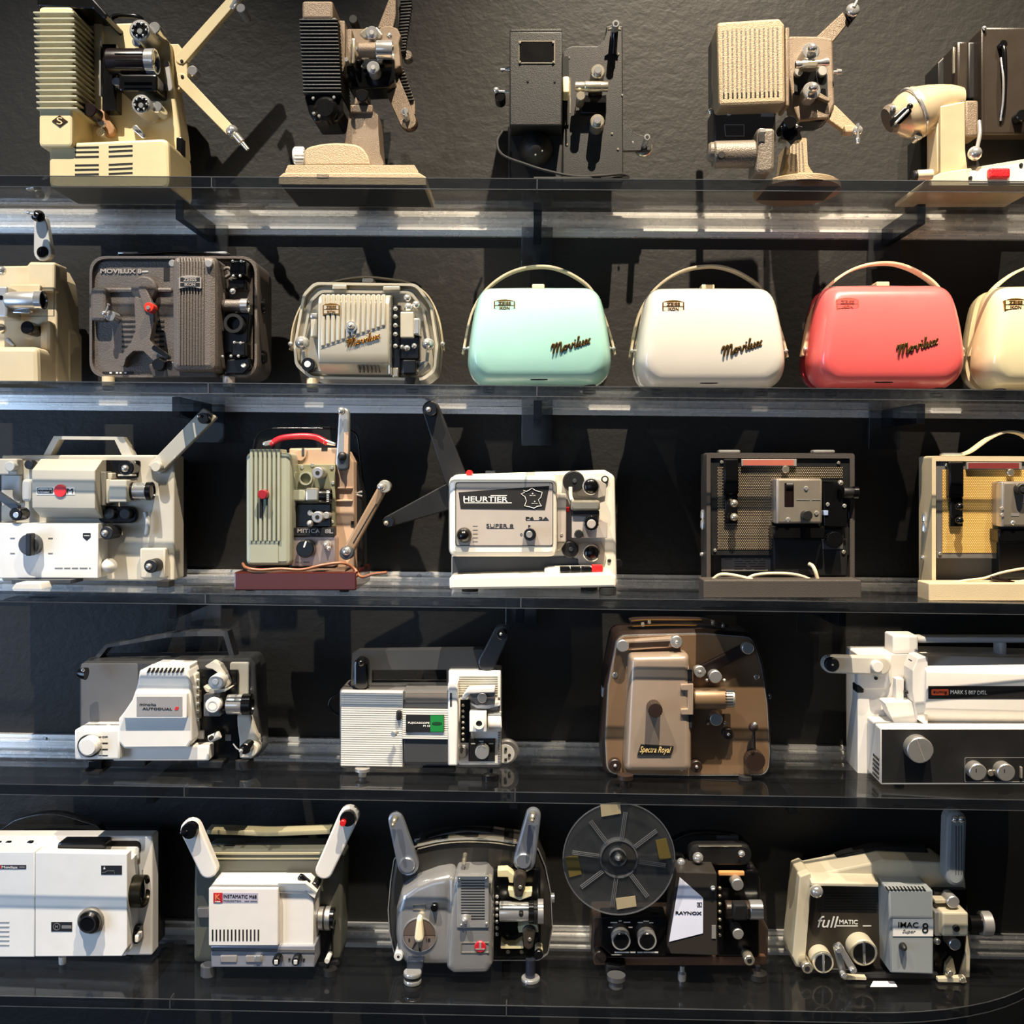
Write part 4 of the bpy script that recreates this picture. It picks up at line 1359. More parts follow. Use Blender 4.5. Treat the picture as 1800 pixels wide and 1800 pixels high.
# --- green ribbed projector on brown base
SAGE = mt('sage_enamel', (156, 158, 138), 0.4, 0.15)
ROSE = mt('rose_beige', (186, 156, 130), 0.45)
BAKE = mt('brown_bakelite', (70, 27, 19), 0.18, 0, coat=0.5)
thing('cinema_projector', 'sage green ribbed projector with red handle standing on a brown bakelite base', 'projector', 3, (390, 700, 5.0), 680, 0.18,
      group='film projectors on the shelves')
poly('base', BAKE, rr(108, 1528, 1182, 1690, 16), 0.075, 0.15, 0.006)
box('base_top', mt('base_felt', (92, 70, 54), 0.6), 210, 1512, 1080, 1535, 0.066, 0.12, 0.001)
foot('rubber_foot', RUB, 252, 1684, 42, 0.055)
foot('rubber_foot', RUB, 1075, 1684, 42, 0.055)
foot('rubber_foot', RUB, 252, 1670, 42, -0.05)
foot('rubber_foot', RUB, 1075, 1670, 42, -0.05)
poly('back_case', BLK, fillet([(560, 432), (1020, 432), (1130, 465), (1185, 560), (1232, 850), (1238, 1520), (560, 1520)], 30), -0.03, 0.05, 0.005)
poly('body', ROSE, fillet([(590, 440), (1010, 436), (1110, 470), (1158, 560), (1166, 1520), (590, 1520)], 18), 0.0, 0.035, 0.003)
poly('body_notch', ROSE, fillet([(610, 470), (755, 440), (735, 520), (700, 552), (640, 540)], 20), 0.004, 0.006, 0.002)
box('slot', DARK, 875, 436, 928, 458, 0.001, 0.004, 0)
box('slot', DARK, 1134, 1080, 1160, 1130, 0.001, 0.004, 0)
box('slot', SLATE, 702, 440, 722, 500, 0.0055, 0.004, 0)
for y in (780, 890):
    box('body_rib', ROSE, 1000, y, 1150, y + 20, 0.005, 0.008, 0.002)
lh = poly('lamp_cover', SAGE, rr(206, 478, 606, 1472, 55), 0.055, 0.06, 0.012)
for i in range(7):
    x = 246 + i * 40
    poly('cover_rib', SAGE, rr(x, 448, x + 24, 1255, 8, 3), 0.0595, 0.05, 0.002, lh)
rbox('plain_panel', SAGE, 242, 1262, 496, 1450, 8, 0.0565, 0.003, 0.001, lh)
box('slider_slot', DARK, 330, 880, 356, 1050, 0.0602, 0.003, 0)
kn = cyl('slider_knob', mt('dark_red', (140, 24, 34), 0.3), 355, 846, 42, 0.075, 0.02, label='dark red slider knob')
mp = box('mechanism_plate', mt('olive_plate', (136, 134, 106), 0.45, 0.2), 572, 580, 996, 1130, 0.012, 0.014, 0.0015)
screws(NICKEL, 17, 0.012, (590, 600), (700, 606), (965, 612), (974, 745), (965, 1088), (795, 588), p=mp)
frame('film_arc', SAGE, circ(735, 705, 60, 24), circ(735, 705, 46, 24), 0.02, 0.01, mp)
for (x, y) in ((840, 656), (838, 1046)):
    s = cyl('sprocket', STEEL, x, y, 50, 0.05, 0.04)
    cyl('sprocket_bore', DARK, x, y, 19, 0.0508, 0.004, s)
ball('guide_ball', SILV, 776, 1102, 30, 0.04)
cyl('guide_roller', STEEL, 915, 1030, 30, 0.04, 0.03)
cyl('guide_roller', STEEL, 775, 1010, 24, 0.035, 0.03)
box('gate', NICKEL, 735, 788, 850, 905, 0.045, 0.03, 0.003)
box('gate_bracket', SAGE, 600, 800, 735, 905, 0.03, 0.02, 0.003)
box('gate_bracket', SAGE, 588, 640, 640, 960, 0.03, 0.02, 0.003)
lens(862, 0.03, [(850, 962, 68, BLACK)])
for j in range(6):
    box('lens_mark', WINK, 920, 812 + j * 18, 940, 818 + j * 18, 0.0965, 0.002, 0)
box('black_block', BLACK, 630, 925, 962, 1135, 0.018, 0.01, 0.002)  # plain black block below the gate and lens
npl = box('name_plate', INK, 580, 1138, 988, 1212, 0.034, 0.02, 0.001)
text('lettering', SILV, 'MITICA', 664, 1148, 862, 1184, 0.0344, bold=0.02, p=npl, space=1.15)
text('lettering', SILV, '8L', 905, 1150, 978, 1188, 0.0344, bold=0.03, p=npl)
cpn = poly('control_panel', mt('pink_alu', (176, 158, 150), 0.35, 0.6), rr(600, 1212, 1000, 1482, 30), 0.03, 0.03, 0.002)
kn = cyl('speed_knob', BLACK, 730, 1325, 80, 0.05, 0.02)
arm('knob_pointer', WINK, 738, 1262, 722, 1306, 7, 7, 0.0505, 0.002, 0, kn)
dome('toggle', CHROME, 930, 1285, 40, 0.032, 0.02)
ball('toggle_tip', CHROME, 940, 1320, 22, 0.05)
screws(STEEL, 10, 0.03, (615, 1318), p=cpn)
text('dial_mark', GINK, 'ooo ooo', 648, 1432, 770, 1452, 0.0302, p=cpn)
tube('carrying_handle', mt('crimson_grip', (190, 36, 48), 0.3), [(425, 405, -.02), (520, 352, -.02), (700, 332, -.02), (830, 345, -.02), (930, 395, -.02)], 27, label='glossy red curved handle')
rod('handle_end', CHROME, 365, 404, 455, 388, [(0, 16), (.2, 22), (1, 26)], -0.02)
rod('handle_end', CHROME, 900, 380, 1000, 408, [(0, 26), (.6, 20), (1, 14)], -0.02)
tube('wire_bail', BLACK, [(275, 440, -.04), (305, 335, -.04), (385, 275, -.04), (600, 265, -.04), (1000, 270, -.04), (1150, 295, -.04), (1200, 390, -.04), (1225, 760, -.04), (1250, 1300, -.04), (1240, 1500, -.04)], 9)
arm('reel_arm', STEEL, 1058, 570, 1072, 130, 58, 46, 0.014, 0.012, 0.003)
poly('arm_inlay', ROSE, [(1075, 300), (1112, 300), (1108, 520), (1070, 520)], 0.0155, 0.003, 0.0005)
rbox('arm_pivot', SLATE, 1010, 480, 1110, 640, 45, 0.03, 0.016, 0.004)
dome('pivot_cap', BLK, 1058, 510, 40, 0.03, 0.006)
ball('spindle', CHROME, 1050, 112, 36, 0.028)
arm('reel_arm', mt('tan_metal', (168, 138, 108), 0.4, 0.5), 1098, 1360, 1412, 785, 46, 40, 0.036, 0.012, 0.003)
poly('arm_groove', DARK, [(1150, 1270), (1158, 1280), (1362, 930), (1352, 925)], 0.0365, 0.002, 0)
cyl('spindle', NICKEL, 1428, 775, 56, 0.05, 0.016)
ball('spindle_tip', CHROME, 1400, 780, 38, 0.06)
cyl('arm_pivot', SLATE, 1092, 1362, 60, 0.055, 0.02)
dome('pivot_cap', CHROME, 1095, 1345, 40, 0.054, 0.006)
for j in (0, 1):
    rod('side_clip', CHROME, 1160, 842 + j * 4, 1235, 820 + j * 40, [(0, 8), (1, 10)], -0.03)
tube('power_cord', mt('copper_cord', (138, 90, 62), 0.35), [(185, 1455, .03), (215, 1490, .07), (330, 1510, .075), (520, 1500, .072), (700, 1508, .072), (880, 1468, .07), (1060, 1448, .06), (1160, 1495, .05), (1225, 1570, .06), (1330, 1545, .07), (1450, 1532, .08)], 13)

# --- white projector with black name field
IVORY = mt('ivory_enamel', (222, 217, 203), 0.32, 0, coat=0.3)
PANEL = mt('beige_grey_panel', (186, 176, 166), 0.42, 0.3)
thing('cinema_projector', 'ivory projector with black name field, map outline and two black folding arms', 'projector', 3, (660, 690, 4.09), 1130, 0.165,
      group='film projectors on the shelves')
poly('back_body', IVORY, fillet([(545, 590), (1650, 556), (1722, 600), (1738, 1420), (545, 1420)], 55), -0.005, 0.06, 0.006)
fh = poly('front_housing', IVORY, rr(525, 598, 1306, 1182, 62), 0.045, 0.05, 0.009)
frame('panel_border', INK, rr(574, 644, 1278, 1104, 22), rr(579, 649, 1273, 1099, 20), 0.0462, 0.001, fh)
pn = poly('front_panel', PANEL, rr(579, 649, 1273, 1099, 20), 0.0458, 0.002, 0, fh)
nf = poly('name_field', INK, [(597, 717), (1250, 670), (1218, 843), (612, 836)], 0.0464, 0.001, 0)
text('lettering', WINK, 'HEURTIER', 632, 748, 952, 786, 0.0466, bold=0.012, p=nf)
box('lettering_line', WINK, 640, 791, 980, 796, 0.0468, 0.001, 0, nf)
box('lettering_line', WINK, 828, 738, 946, 743, 0.0468, 0.001, 0, nf)
box('lettering_line', WINK, 636, 745, 642, 796, 0.0468, 0.001, 0, nf)
FR = [(1125, 688), (1150, 705), (1175, 712), (1198, 716), (1190, 755), (1172, 770), (1182, 800), (1195, 815), (1165, 818), (1140, 832), (1105, 822), (1072, 815), (1085, 780), (1075, 750), (1045, 728), (1072, 720), (1062, 700), (1082, 712), (1100, 705)]
tube('map_outline', WINK, [(x, y, .0472) for x, y in FR + FR[:1]], 2.6, nf, 1, 6, smooth=False)
for (x, y) in ((1130, 728), (1145, 785)):
    ball('map_dot', WINK, x, y, 5, 0.047, nf)
    box('map_line', WINK, x - 22, y + 10, x + 20, y + 13, 0.0468, 0.001, 0, nf)
text('lettering', INK, 'P6  2A', 1080, 894, 1246, 916, 0.046, bold=0.02, p=pn)
box('lettering_line', INK, 1082, 917, 1246, 920, 0.0464, 0.001, 0, pn)
text('lettering', INK, 'SUPER 8', 797, 944, 990, 971, 0.046, p=pn)
box('lettering_line', INK, 800, 974, 996, 977, 0.0464, 0.001, 0, pn)
dome('speed_knob', BLACK, 637, 1025, 56, 0.047, 0.018)
for j in range(5):
    box('dial_mark', GINK, 700, 957 + j * 28, 735, 960 + j * 28, 0.0464, 0.001, 0, pn)
kn = knurl('switch_knob', BLACK, 1110, 1022, 46, 0.07, 0.024, 16, 0.06)
cyl('knob_face', STEEL, 1106, 1020, 24, 0.0715, 0.003, kn)
text('dial_mark', INK, 'O', 1040, 1012, 1058, 1030, 0.046, p=pn)
text('dial_mark', INK, 'F', 1098, 953, 1114, 971, 0.046, p=pn)
box('gate_cover', PANEL, 1306, 726, 1372, 1076, 0.03, 0.03, 0.002)
poly('gate_lip', IVORY, [(1306, 1076), (1372, 1076), (1330, 1130), (1306, 1140)], 0.02, 0.02, 0.002)
screws(NICKEL, 10, 0.03, (1338, 1020))
box('red_tab', RED, 1372, 822, 1396, 862, 0.022, 0.02, 0.002)
for (x, y, r) in ((1426, 640, 78), (1400, 1130, 60)):
    s = cyl('film_wheel', BLK, x, y, r, 0.02, 0.03)
    cyl('hub', SLATE, x + 6, y - 5, 15, 0.022, 0.004, s)
for (x, y) in ((1550, 675), (1553, 1155)):
    s = cyl('roller', CHROME, x, y, 62, 0.022, 0.03)
    dome('roller_face', BLACK, x, y, 54, 0.022, 0.006, s)
poly('upper_bracket', PANEL, fillet([(1440, 700), (1600, 620), (1660, 660), (1655, 745), (1600, 760), (1450, 745)], 14), 0.0, 0.006, 0.001)
tube('film_lever', IVORY, [(1402, 680, .02), (1406, 760, .024), (1440, 800, .03)], 14)
box('gate_top', NICKEL, 1405, 775, 1616, 850, 0.045, 0.05, 0.004)
box('gate_dark', INK, 1412, 850, 1610, 888, 0.04, 0.04, 0.001)
poly('gate_plate', PANEL, [(1412, 888), (1610, 888), (1612, 910), (1668, 935), (1666, 1046), (1412, 1046)], 0.035, 0.035, 0.001)
kn = knurl('focus_knob', BLACK, 1553, 940, 54, 0.07, 0.034, 14, 0.08)
cyl('knob_face', PANEL, 1553, 945, 32, 0.0715, 0.003, kn)
knurl('gear', BLK, 1462, 1018, 34, 0.045, 0.01, 14, 0.2)
poly('lower_bracket', PANEL, fillet([(1455, 1085), (1620, 1070), (1662, 1190), (1640, 1245), (1460, 1245)], 20), 0.0, 0.006, 0.001)
s = cyl('corner_screw', BLK, 1650, 625, 27, 0.0, 0.004)
cyl('screw_face', WHITE, 1650, 625, 17, 0.0008, 0.003, s)
screws(BLK, 14, -0.004, (596, 1222), (1682, 1210))
poly('lower_panel', SLATE, [(552, 1180), (1400, 1180), (1560, 1240), (1560, 1330), (552, 1330)], -0.001, 0.006, 0.001)
poly('base', IVORY, fillet([(530, 1328), (1690, 1296), (1732, 1320), (1730, 1400), (530, 1416)], 22), 0.075, 0.13, 0.005)
poly('key_bed', IVORY, [(1215, 1272), (1250, 1262), (1640, 1250), (1640, 1310), (1215, 1312)], 0.05, 0.04, 0.002)
for j in range(3):
    box('key', BLACK, 1326 + j * 77, 1256, 1400 + j * 77, 1292, 0.06, 0.02, 0.0015)
box('red_key', RED, 1556, 1244, 1636, 1292, 0.06, 0.02, 0.0015, label='red piano key')
foot('rubber_foot', RUB, 680, 1412, 60, 0.04)
foot('rubber_foot', RUB, 1670, 1400, 62, 0.065)
foot('rubber_foot', RUB, 1536, 1400, 60, 0.0)
foot('rubber_foot', RUB, 680, 1400, 60, -0.04)
arm('reel_arm', BLK, 578, 620, 398, 120, 82, 62, -0.012, 0.012, 0.002)
s = cyl('spindle', BLACK, 392, 118, 50, 0.01, 0.02)
ball('spindle_tip', STEEL, 380, 122, 20, 0.018, s)
arm('reel_arm', BLK, 560, 735, 92, 928, 96, 42, -0.03, 0.012, 0.002)
cyl('spindle', BLACK, 95, 928, 38, -0.012, 0.014)
ball('spindle_tip', NICKEL, 76, 940, 19, -0.006)
cyl('red_button', RED, 672, 580, 22, 0.02, 0.04)
cyl('side_knob', BLK, 1752, 1230, 28, -0.02, 0.02)
for x in (790, 1140):
    box('top_clip', SLATE, x, 562, x + 70, 582, -0.02, 0.02, 0.001)


# --- perforated-front machines in open cases
def perf(label, zoom, shell, back, mesh_m, dot_m, lbl, cordm, variant, wall=0.2):
    thing('cinema_projector', label, 'projector', 3, zoom, 930, wall, group='film projectors on the shelves')
    o4 = [(268, 184), (1606, 190), (1606, 1480), (268, 1480)]
    frame('case', shell, fillet(o4, 26), fillet([(304, 232), (1564, 236), (1564, 1420), (304, 1420)], 4), 0.0, 0.06, ang=20)
    frame('case_back', back, fillet(o4, 26), fillet([(304, 232), (1564, 236), (1564, 1420), (304, 1420)], 4), -0.06, 0.055)
    box('case_rear', BLK, 280, 200, 1590, 1470, -0.085, 0.02, 0.002)
    lip = poly('front_lip', shell, rr(240, 1336, 1668, 1500, 14), 0.055, 0.05, 0.009)
    box('lip_floor', BLK, 290, 1400, 1600, 1470, 0.01, 0.07, 0.002)
    pan = box('panel', mesh_m[1], 308, 240, 1560, 1112, -0.004, 0.01, 0.001)
    box('lower_well', mesh_m[2], 304, 1112, 1564, 1420, -0.022, 0.01, 0.0)
    # perforated sheet: one joined field of small bumps
    bm = bmesh.new()
    zone = poly('grille', mesh_m[0], [(362, 306), (1502, 312), (1502, 420), (872, 420), (872, 1062), (362, 1062)], -0.0032, 0.002, 0)
    row = 0
    y = 318
    while y < 1056:
        x = 372 + (8.5 if row % 2 else 0)
        while x < 1496:
            if not (x > 864 and y > 410):
                c = u(x, y, -0.0029)
                R = (3.9 if variant == 0 else 5.4) * k(0)
                vs = [bm.verts.new((c.x + R * math.cos(a), c.y, c.z + R * math.sin(a))) for a in [math.pi / 3 * i for i in range(6)]]
                bm.faces.new(vs[::-1])
            x += 17
        y += 14.7
        row += 1
    kind(fin('perforation', dot_m, bm, zone), 'stuff')
    screws(NICKEL, 15, -0.003, (405, 268), (346, 1068), (1464, 276))
    box('hinged_arm', BLACK, 424, 240, 560, 562, 0.01, 0.02, 0.003)
    box('hinged_arm_plate', BLACK, 434, 560, 552, 822, 0.004, 0.012, 0.002)
    for y in (642, 766):
        ball('arm_knob', NICKEL if variant == 0 else BLACK, 516, y, 36, 0.018)
    lb = box('top_label', SILV, 583, 242, 1082, 306, 0.003, 0.006, 0.0006)
    box('label_field', lbl, 598, 249, 1056, 298, 0.0036, 0.003, 0, lb)
    md = box('film_module', mt('satin_nickel', (176, 166, 150), 0.34, 0.7), 900, 416, 1316, 826, 0.035, 0.05, 0.004)
    poly('module_edge', ALU, [(898, 420), (924, 420), (924, 826), (898, 826)], 0.036, 0.02, 0.002)
    if variant == 0:
        rbox('module_slot', mt('dark_maroon', (36, 20, 20), 0.25), 972, 456, 1058, 672, 10, 0.0356, 0.004, 0.0005, md)
        rod('slot_roller', BLK, 985, 480, 1045, 480, [(0, 30), (1, 30)], 0.034, p=md)
        cyl('module_knob', BLK, 1182, 752, 46, 0.05, 0.02, md)
    else:
        s = cyl('module_knob', BLK, 1092, 486, 50, 0.05, 0.02, md)
        cyl('knob_bore', DARK, 1095, 490, 26, 0.0512, 0.004, s)
        box('module_badge', GINK, 985, 704, 1055, 728, 0.0356, 0.002, 0, md)
        cyl('side_button', SILV, 905, 660, 16, 0.038, 0.006, md)
        cyl('side_button', SILV, 905, 720, 16, 0.038, 0.006, md)
    text('lettering', GINK, 'oooooo oooo', 1080, 600, 1300, 616, 0.0352, p=md)
    screws(CHROME, 21, 0.035, (1170, 506), (1006, 790), (1264, 730), p=md)
    cyl('top_stud', NICKEL, 985, 335, 32, 0.006, 0.02)
    poly('lens_box', BLACK, fillet([(1320, 440), (1500, 450), (1500, 640), (1540, 660), (1540, 860), (1330, 850)], 10), 0.02, 0.04, 0.003)
    lens(545, 0.01, [(1500, 1590, 52, BLK), (1590, 1634, 58, BLACK)])
    ball('lens_stud', NICKEL, 1478, 456, 26, 0.03)
    box('side_plate', BLACK, 1545, 680, 1600, 850, -0.002, 0.02, 0.002)
    screws(CHROME, 18, 0.02, (1365, 652), (1516, 664))
    box('blue_tab', mt('pale_blue_tab', (150, 168, 206), 0.4), 1326, 706, 1368, 752, 0.022, 0.008, 0.001)
    box('lower_module', BLACK, 868, 848, 1340, 968, 0.03, 0.05, 0.003)
    box('motor_block', BLK, 872, 960, 1545, 1300, 0.005, 0.03, 0.003)
    kp = box('knob_plate', mt('dark_grey_panel', (64, 64, 64), 0.5), 1320, 880, 1504, 1056, 0.0065, 0.004, 0.0006)
    knurl('switch_knob', BLACK, 1430, 972, 76, 0.03, 0.024, 18, 0.05, kp)
    screws(NICKEL, 17, 0.006, (1510, 1082))
    if variant == 0:
        rp = box('rating_plate', mt('rating_grey', (120, 116, 112), 0.45, 0.4), 400, 1134, 926, 1256, -0.016, 0.006, 0.0006)
        for j in range(5):
            text('rating_text', INK, ('oooo oo ooooooo oo oooooo', 'oooo ooo oo ooo', 'oooooo oooo oooo', 'ooo oooo', 'ooo oo oooo')[j],
                 430 + (0 if j == 0 else 90), 1140 + j * 22, 890 - (0 if j == 0 else 90), 1151 + j * 22, -0.0158, p=rp)
        tube('power_cord', cordm, [(325, 1330, .02), (380, 1290, .025), (450, 1284, .03), (560, 1302, .03), (680, 1330, .03)], 16)
        tube('power_cord', cordm, [(620, 1330, .02), (700, 1292, .02), (830, 1276, .02), (1000, 1278, .02), (1120, 1298, .02), (1225, 1340, .02)], 14)
        tube('power_cord', cordm, [(1195, 1190, .012), (1225, 1208, .02), (1252, 1260, .025), (1272, 1335, .025)], 17)
    else:
        tube('power_cord', cordm, [(440, 1330, .02), (600, 1308, .03), (740, 1290, .03), (900, 1240, .03), (1080, 1205, .03), (1200, 1200, .03), (1400, 1230, .03)], 12)
        tube('power_cord', cordm, [(980, 1330, .02), (1150, 1310, .03), (1350, 1322, .03)], 11)
        rod('plug', mt('dark_maroon', (36, 20, 20), 0.25), 800, 1290, 1010, 1335, [(0, 22), (.5, 26), (1, 16)], 0.035)
    for x in (376, 1232):
        box('top_latch', CHROME, x, 158, x + 200, 186, -0.02, 0.02, 0.003)
    side = u(268, 900, 0).x
    for (y, h) in ((700, 60), (790, 70)):
        z = u(268, y, -0.03).z
        q = lathe('side_latch', CHROME, Vector((side - 0.002, 0.03, z)), Vector((0, 0, -1)), [(0, .003), (.004, .004), (.014, .004), (.017, .002)], None, 12)
    z = u(268, 1105, -.03).z
    lathe('side_stud', CHROME, Vector((side, 0.035, z)), Vector((-1, 0, 0)), [(0, .004), (.003, .004), (.005, .002)], None, 14)
    for (x, d) in ((356, 0.045), (1560, 0.045), (356, -0.07), (1560, -0.07)):
        foot('rubber_foot', mt('grey_foot', (110, 112, 116), 0.5), x, 1490, 26, d)


DGREY = mt('dark_grey_leatherette', (68, 62, 57), 0.55, 0, 0.3, 600)
perf('dark grey open case projector with perforated metal front', (1190, 760, 5.143), DGREY, DGREY,
     (mt('perf_black', (26, 25, 24), 0.5), BLK, mt('well_dark', (46, 44, 42), 0.5)), mt('perf_dot_taupe', (206, 182, 142), 0.45), mt('salmon_label', (200, 112, 92), 0.4, 0.3), CORD, 0)
perf('cream open case projector with yellow perforated front cut off by the right edge', (1586, 765.5, 5.143), mt('cream_leatherette', (206, 188, 152), 0.5, 0, 0.2, 600),
     mt('blue_grey_leatherette', (128, 126, 122), 0.55, 0, 0.2, 600),
     (mt('perf_ochre', (170, 128, 62), 0.5), mt('grey_panel', (96, 94, 92), 0.5), mt('well_grey', (110, 106, 100), 0.5)), mt('perf_dot_yellow', (250, 214, 132), 0.4), mt('maroon_label', (140, 60, 58), 0.4, 0.3), CORD, 1)
strip('carrying_handle', mt('ivory_strap', (214, 200, 164), 0.5), [(550, 175), (640, 140), (780, 40), (900, -20), (1010, -35), (1130, 0), (1240, 100), (1330, 175)], -0.03, 0.022, 20)

# ================================================================== FOURTH SHELF
SMOKE = mt('smoke_grey_plastic', (62, 62, 62), 0.3, 0, coat=0.4)
WARMW = mt('warm_white_plastic', (224, 220, 212), 0.42)
MGREY = mt('mid_grey', (96, 94, 92), 0.4)

# --- grey and white projector with sloping front
thing('cinema_projector', 'grey projector with white stepped lamp cover and chrome-ringed lens above the lowest shelf left end', 'projector', 4, (100, 1080, 4.5), 870, 0.175,
      group='film projectors on the shelves')
poly('body', SMOKE, fillet([(176, 420), (215, 372), (700, 372), (1530, 345), (1570, 400), (1600, 1000), (1560, 1150), (176, 1150)], 40), -0.012, 0.035, 0.004)
poly('dust_cover', SMOKE, fillet([(190, 400), (240, 345), (1480, 330), (1560, 330), (1600, 420), (1620, 1080), (1580, 1140), (190, 1140)], 50), -0.05, 0.05, 0.008)
frame('carrying_handle', SMOKE, [(292, 345), (382, 240), (862, 152), (1060, 134), (1348, 134), (1404, 335)], [(335, 345), (402, 262), (870, 184), (1064, 172), (1318, 172), (1366, 335)], -0.045, 0.03)
poly('left_panel', MGREY, rr(190, 388, 640, 905, 20), -0.0105, 0.004, 0.001)
lc = poly('lamp_cover', WARMW, fillet([(652, 440), (1030, 440), (1062, 560), (1068, 1000), (1030, 1060), (530, 1064), (484, 1010), (484, 830), (535, 765), (592, 680), (632, 560)], 22), 0.045, 0.07, 0.007)
poly('cover_top', WARMW, fillet([(668, 440), (760, 398), (1050, 402), (1050, 450)], 10), 0.03, 0.05, 0.004)
for i in range(9):
    x = 708 + i * 33
    poly('vent_slot', DARK, [(x, 462), (x + 16, 462), (x + 44, 404), (x + 30, 404)], 0.0465 - 0.012, 0.004, 0, lc) if False else poly('vent_slot', DARK, [(x, 462), (x + 15, 462), (x + 34, 425), (x + 20, 425)], 0.0472, 0.004, 0, lc)
st = poly('cover_step', WARMW, fillet([(620, 626), (1028, 626), (1026, 818), (512, 820), (540, 770), (598, 690)], 10), 0.055, 0.014, 0.003)
npl = box('name_plate', SILV, 630, 650, 992, 806, 0.0556, 0.002, 0.0003, st)
text('lettering', INK, 'minolta', 654, 700, 786, 724, 0.0558, p=npl)
text('lettering', INK, 'AUTODUAL', 674, 737, 914, 757, 0.0558, bold=0.03, p=npl, space=1.1)
text('lettering', mt('print_red', (196, 40, 36), 0.5), '8', 930, 729, 964, 758, 0.0558, bold=0.03, shear=0.2, p=npl)
cp = box('control_panel', WARMW, 136, 910, 500, 1152, 0.045, 0.07, 0.004)
box('lower_skirt', WARMW, 440, 1040, 1204, 1160, 0.028, 0.05, 0.003)
s = cyl('speed_dial', BLK, 246, 1045, 92, 0.05, 0.008, cp)
cyl('speed_knob', WHITE, 240, 1050, 78, 0.066, 0.018, s, .2)
for j in range(4):
    box('dial_mark', INK, 330, 966 + j * 49, 352, 972 + j * 49, 0.0456, 0.001, 0, cp)
    text('dial_text', INK, ('OFF', 'ooo', 'ooo', 'oooo')[j], 358, 962 + j * 49, 402, 976 + j * 49, 0.0452, p=cp)
dome('pilot_lamp', WHITE, 408, 900, 30, 0.02, 0.01)
kb = rod('left_spindle', BLACK, 235, 470, 172, 462, [(0, 50), (.5, 46), (1, 34)], 0.025)
ball('spindle_tip', CHROME, 205, 440, 16, 0.055)
box('mechanism', BLACK, 1062, 440, 1430, 1160, 0.0, 0.03, 0.002)
box('cream_column', PUTTY, 1068, 470, 1100, 960, 0.02, 0.03, 0.003)
for j in range(6):
    ball('gate_pin', CHROME, 1116, 520 + j * 62, 16, 0.015)
box('gate_rail', NICKEL, 1098, 610, 1130, 830, 0.012, 0.01, 0.001)
poly('film_guide', PUTTY, fillet([(1168, 410), (1230, 370), (1290, 400), (1330, 470), (1360, 560), (1330, 590), (1300, 480), (1230, 430), (1190, 425)], 14), 0.02, 0.02, 0.003)
poly('film_guide', PUTTY, fillet([(1150, 560), (1200, 590), (1310, 590), (1395, 572), (1330, 610), (1240, 632), (1180, 612)], 10), 0.02, 0.02, 0.003)
s = cyl('sprocket', LGREY, 1255, 540, 60, 0.045, 0.04)
cyl('hub', WHITE, 1252, 535, 24, 0.0468, 0.004, s)
rbox('gate_block', MGREY, 1160, 636, 1290, 808, 8, 0.035, 0.04, 0.003)
ring('focus_knob_face', LGREY, 1230, 722, 40, 30, 0.0505, 0.003)
cyl('focus_knob_base', WHITE, 1230, 722, 60, 0.05, 0.02)
lens(712, 0.02, [(1290, 1350, 54, BLACK), (1350, 1472, 80, CHROME), (1472, 1542, 86, BLACK)])
rbox('upper_plate', PUTTY, 1366, 380, 1518, 640, 22, -0.006, 0.01, 0.002)
poly('lower_plate', PUTTY, fillet([(1410, 790), (1530, 800), (1590, 980), (1592, 1080), (1540, 1145), (1440, 1145), (1440, 1000)], 30), 0.0, 0.02, 0.004)
rod('film_tube', WHITE, 1290, 950, 1208, 986, [(0, 28), (.1, 32), (1, 30)], 0.02)
cyl('tube_bore', DARK, 1213, 984, 16, 0.052, 0.01)
box('white_tab', WARMW, 1112, 920, 1160, 985, 0.006, 0.008, 0.001)
box('white_tab', GINK, 1332, 950, 1376, 1000, 0.0015, 0.003, 0)
cyl('lower_boss', PUTTY, 1535, 1070, 56, 0.02, 0.03)
s = cyl('lower_spindle', BLACK, 1486, 1066, 44, 0.045, 0.03)
ball('spindle_tip', CHROME, 1456, 1080, 18, 0.05, s)
tube('spindle_spring', CHROME, [(1396, 1026, .03), (1425, 1062, .04), (1450, 1075, .045)], 6)
footbox('left_foot', BLACK, 245, 1160, 350, 0.035, 0.04)
footbox('left_foot_pad', RUB, 196, 1240, 335, 0.05, 0.05)
box('under_tray', BLK, 350, 1150, 700, 1205, 0.02, 0.06, 0.002)
poly('under_tray', BLK, [(1110, 1160), (1320, 1160), (1300, 1222), (1110, 1215)], 0.02, 0.05, 0.002)
foot('right_foot', RUB, 1485, 1150, 72, 0.0)
foot('rear_foot', RUB, 300, 1150, 60, -0.08)
foot('rear_foot', RUB, 1485, 1150, 60, -0.08)

# --- ribbed white projector with green label
thing('cinema_projector', 'white ribbed projector with a black and green label and open grey handle frame', 'projector', 4, (570, 1080, 5.0), 850, 0.18,
      group='film projectors on the shelves')
rbox('body', MGREY, 132, 655, 1556, 1350, 30, -0.002, 0.08, 0.004)
frame('carrying_handle', SMOKE, [(232, 650), (246, 344), (290, 320), (1392, 308), (1392, 650)], [(414, 606), (418, 492), (424, 488), (1076, 486), (1076, 606)], -0.02, 0.03)
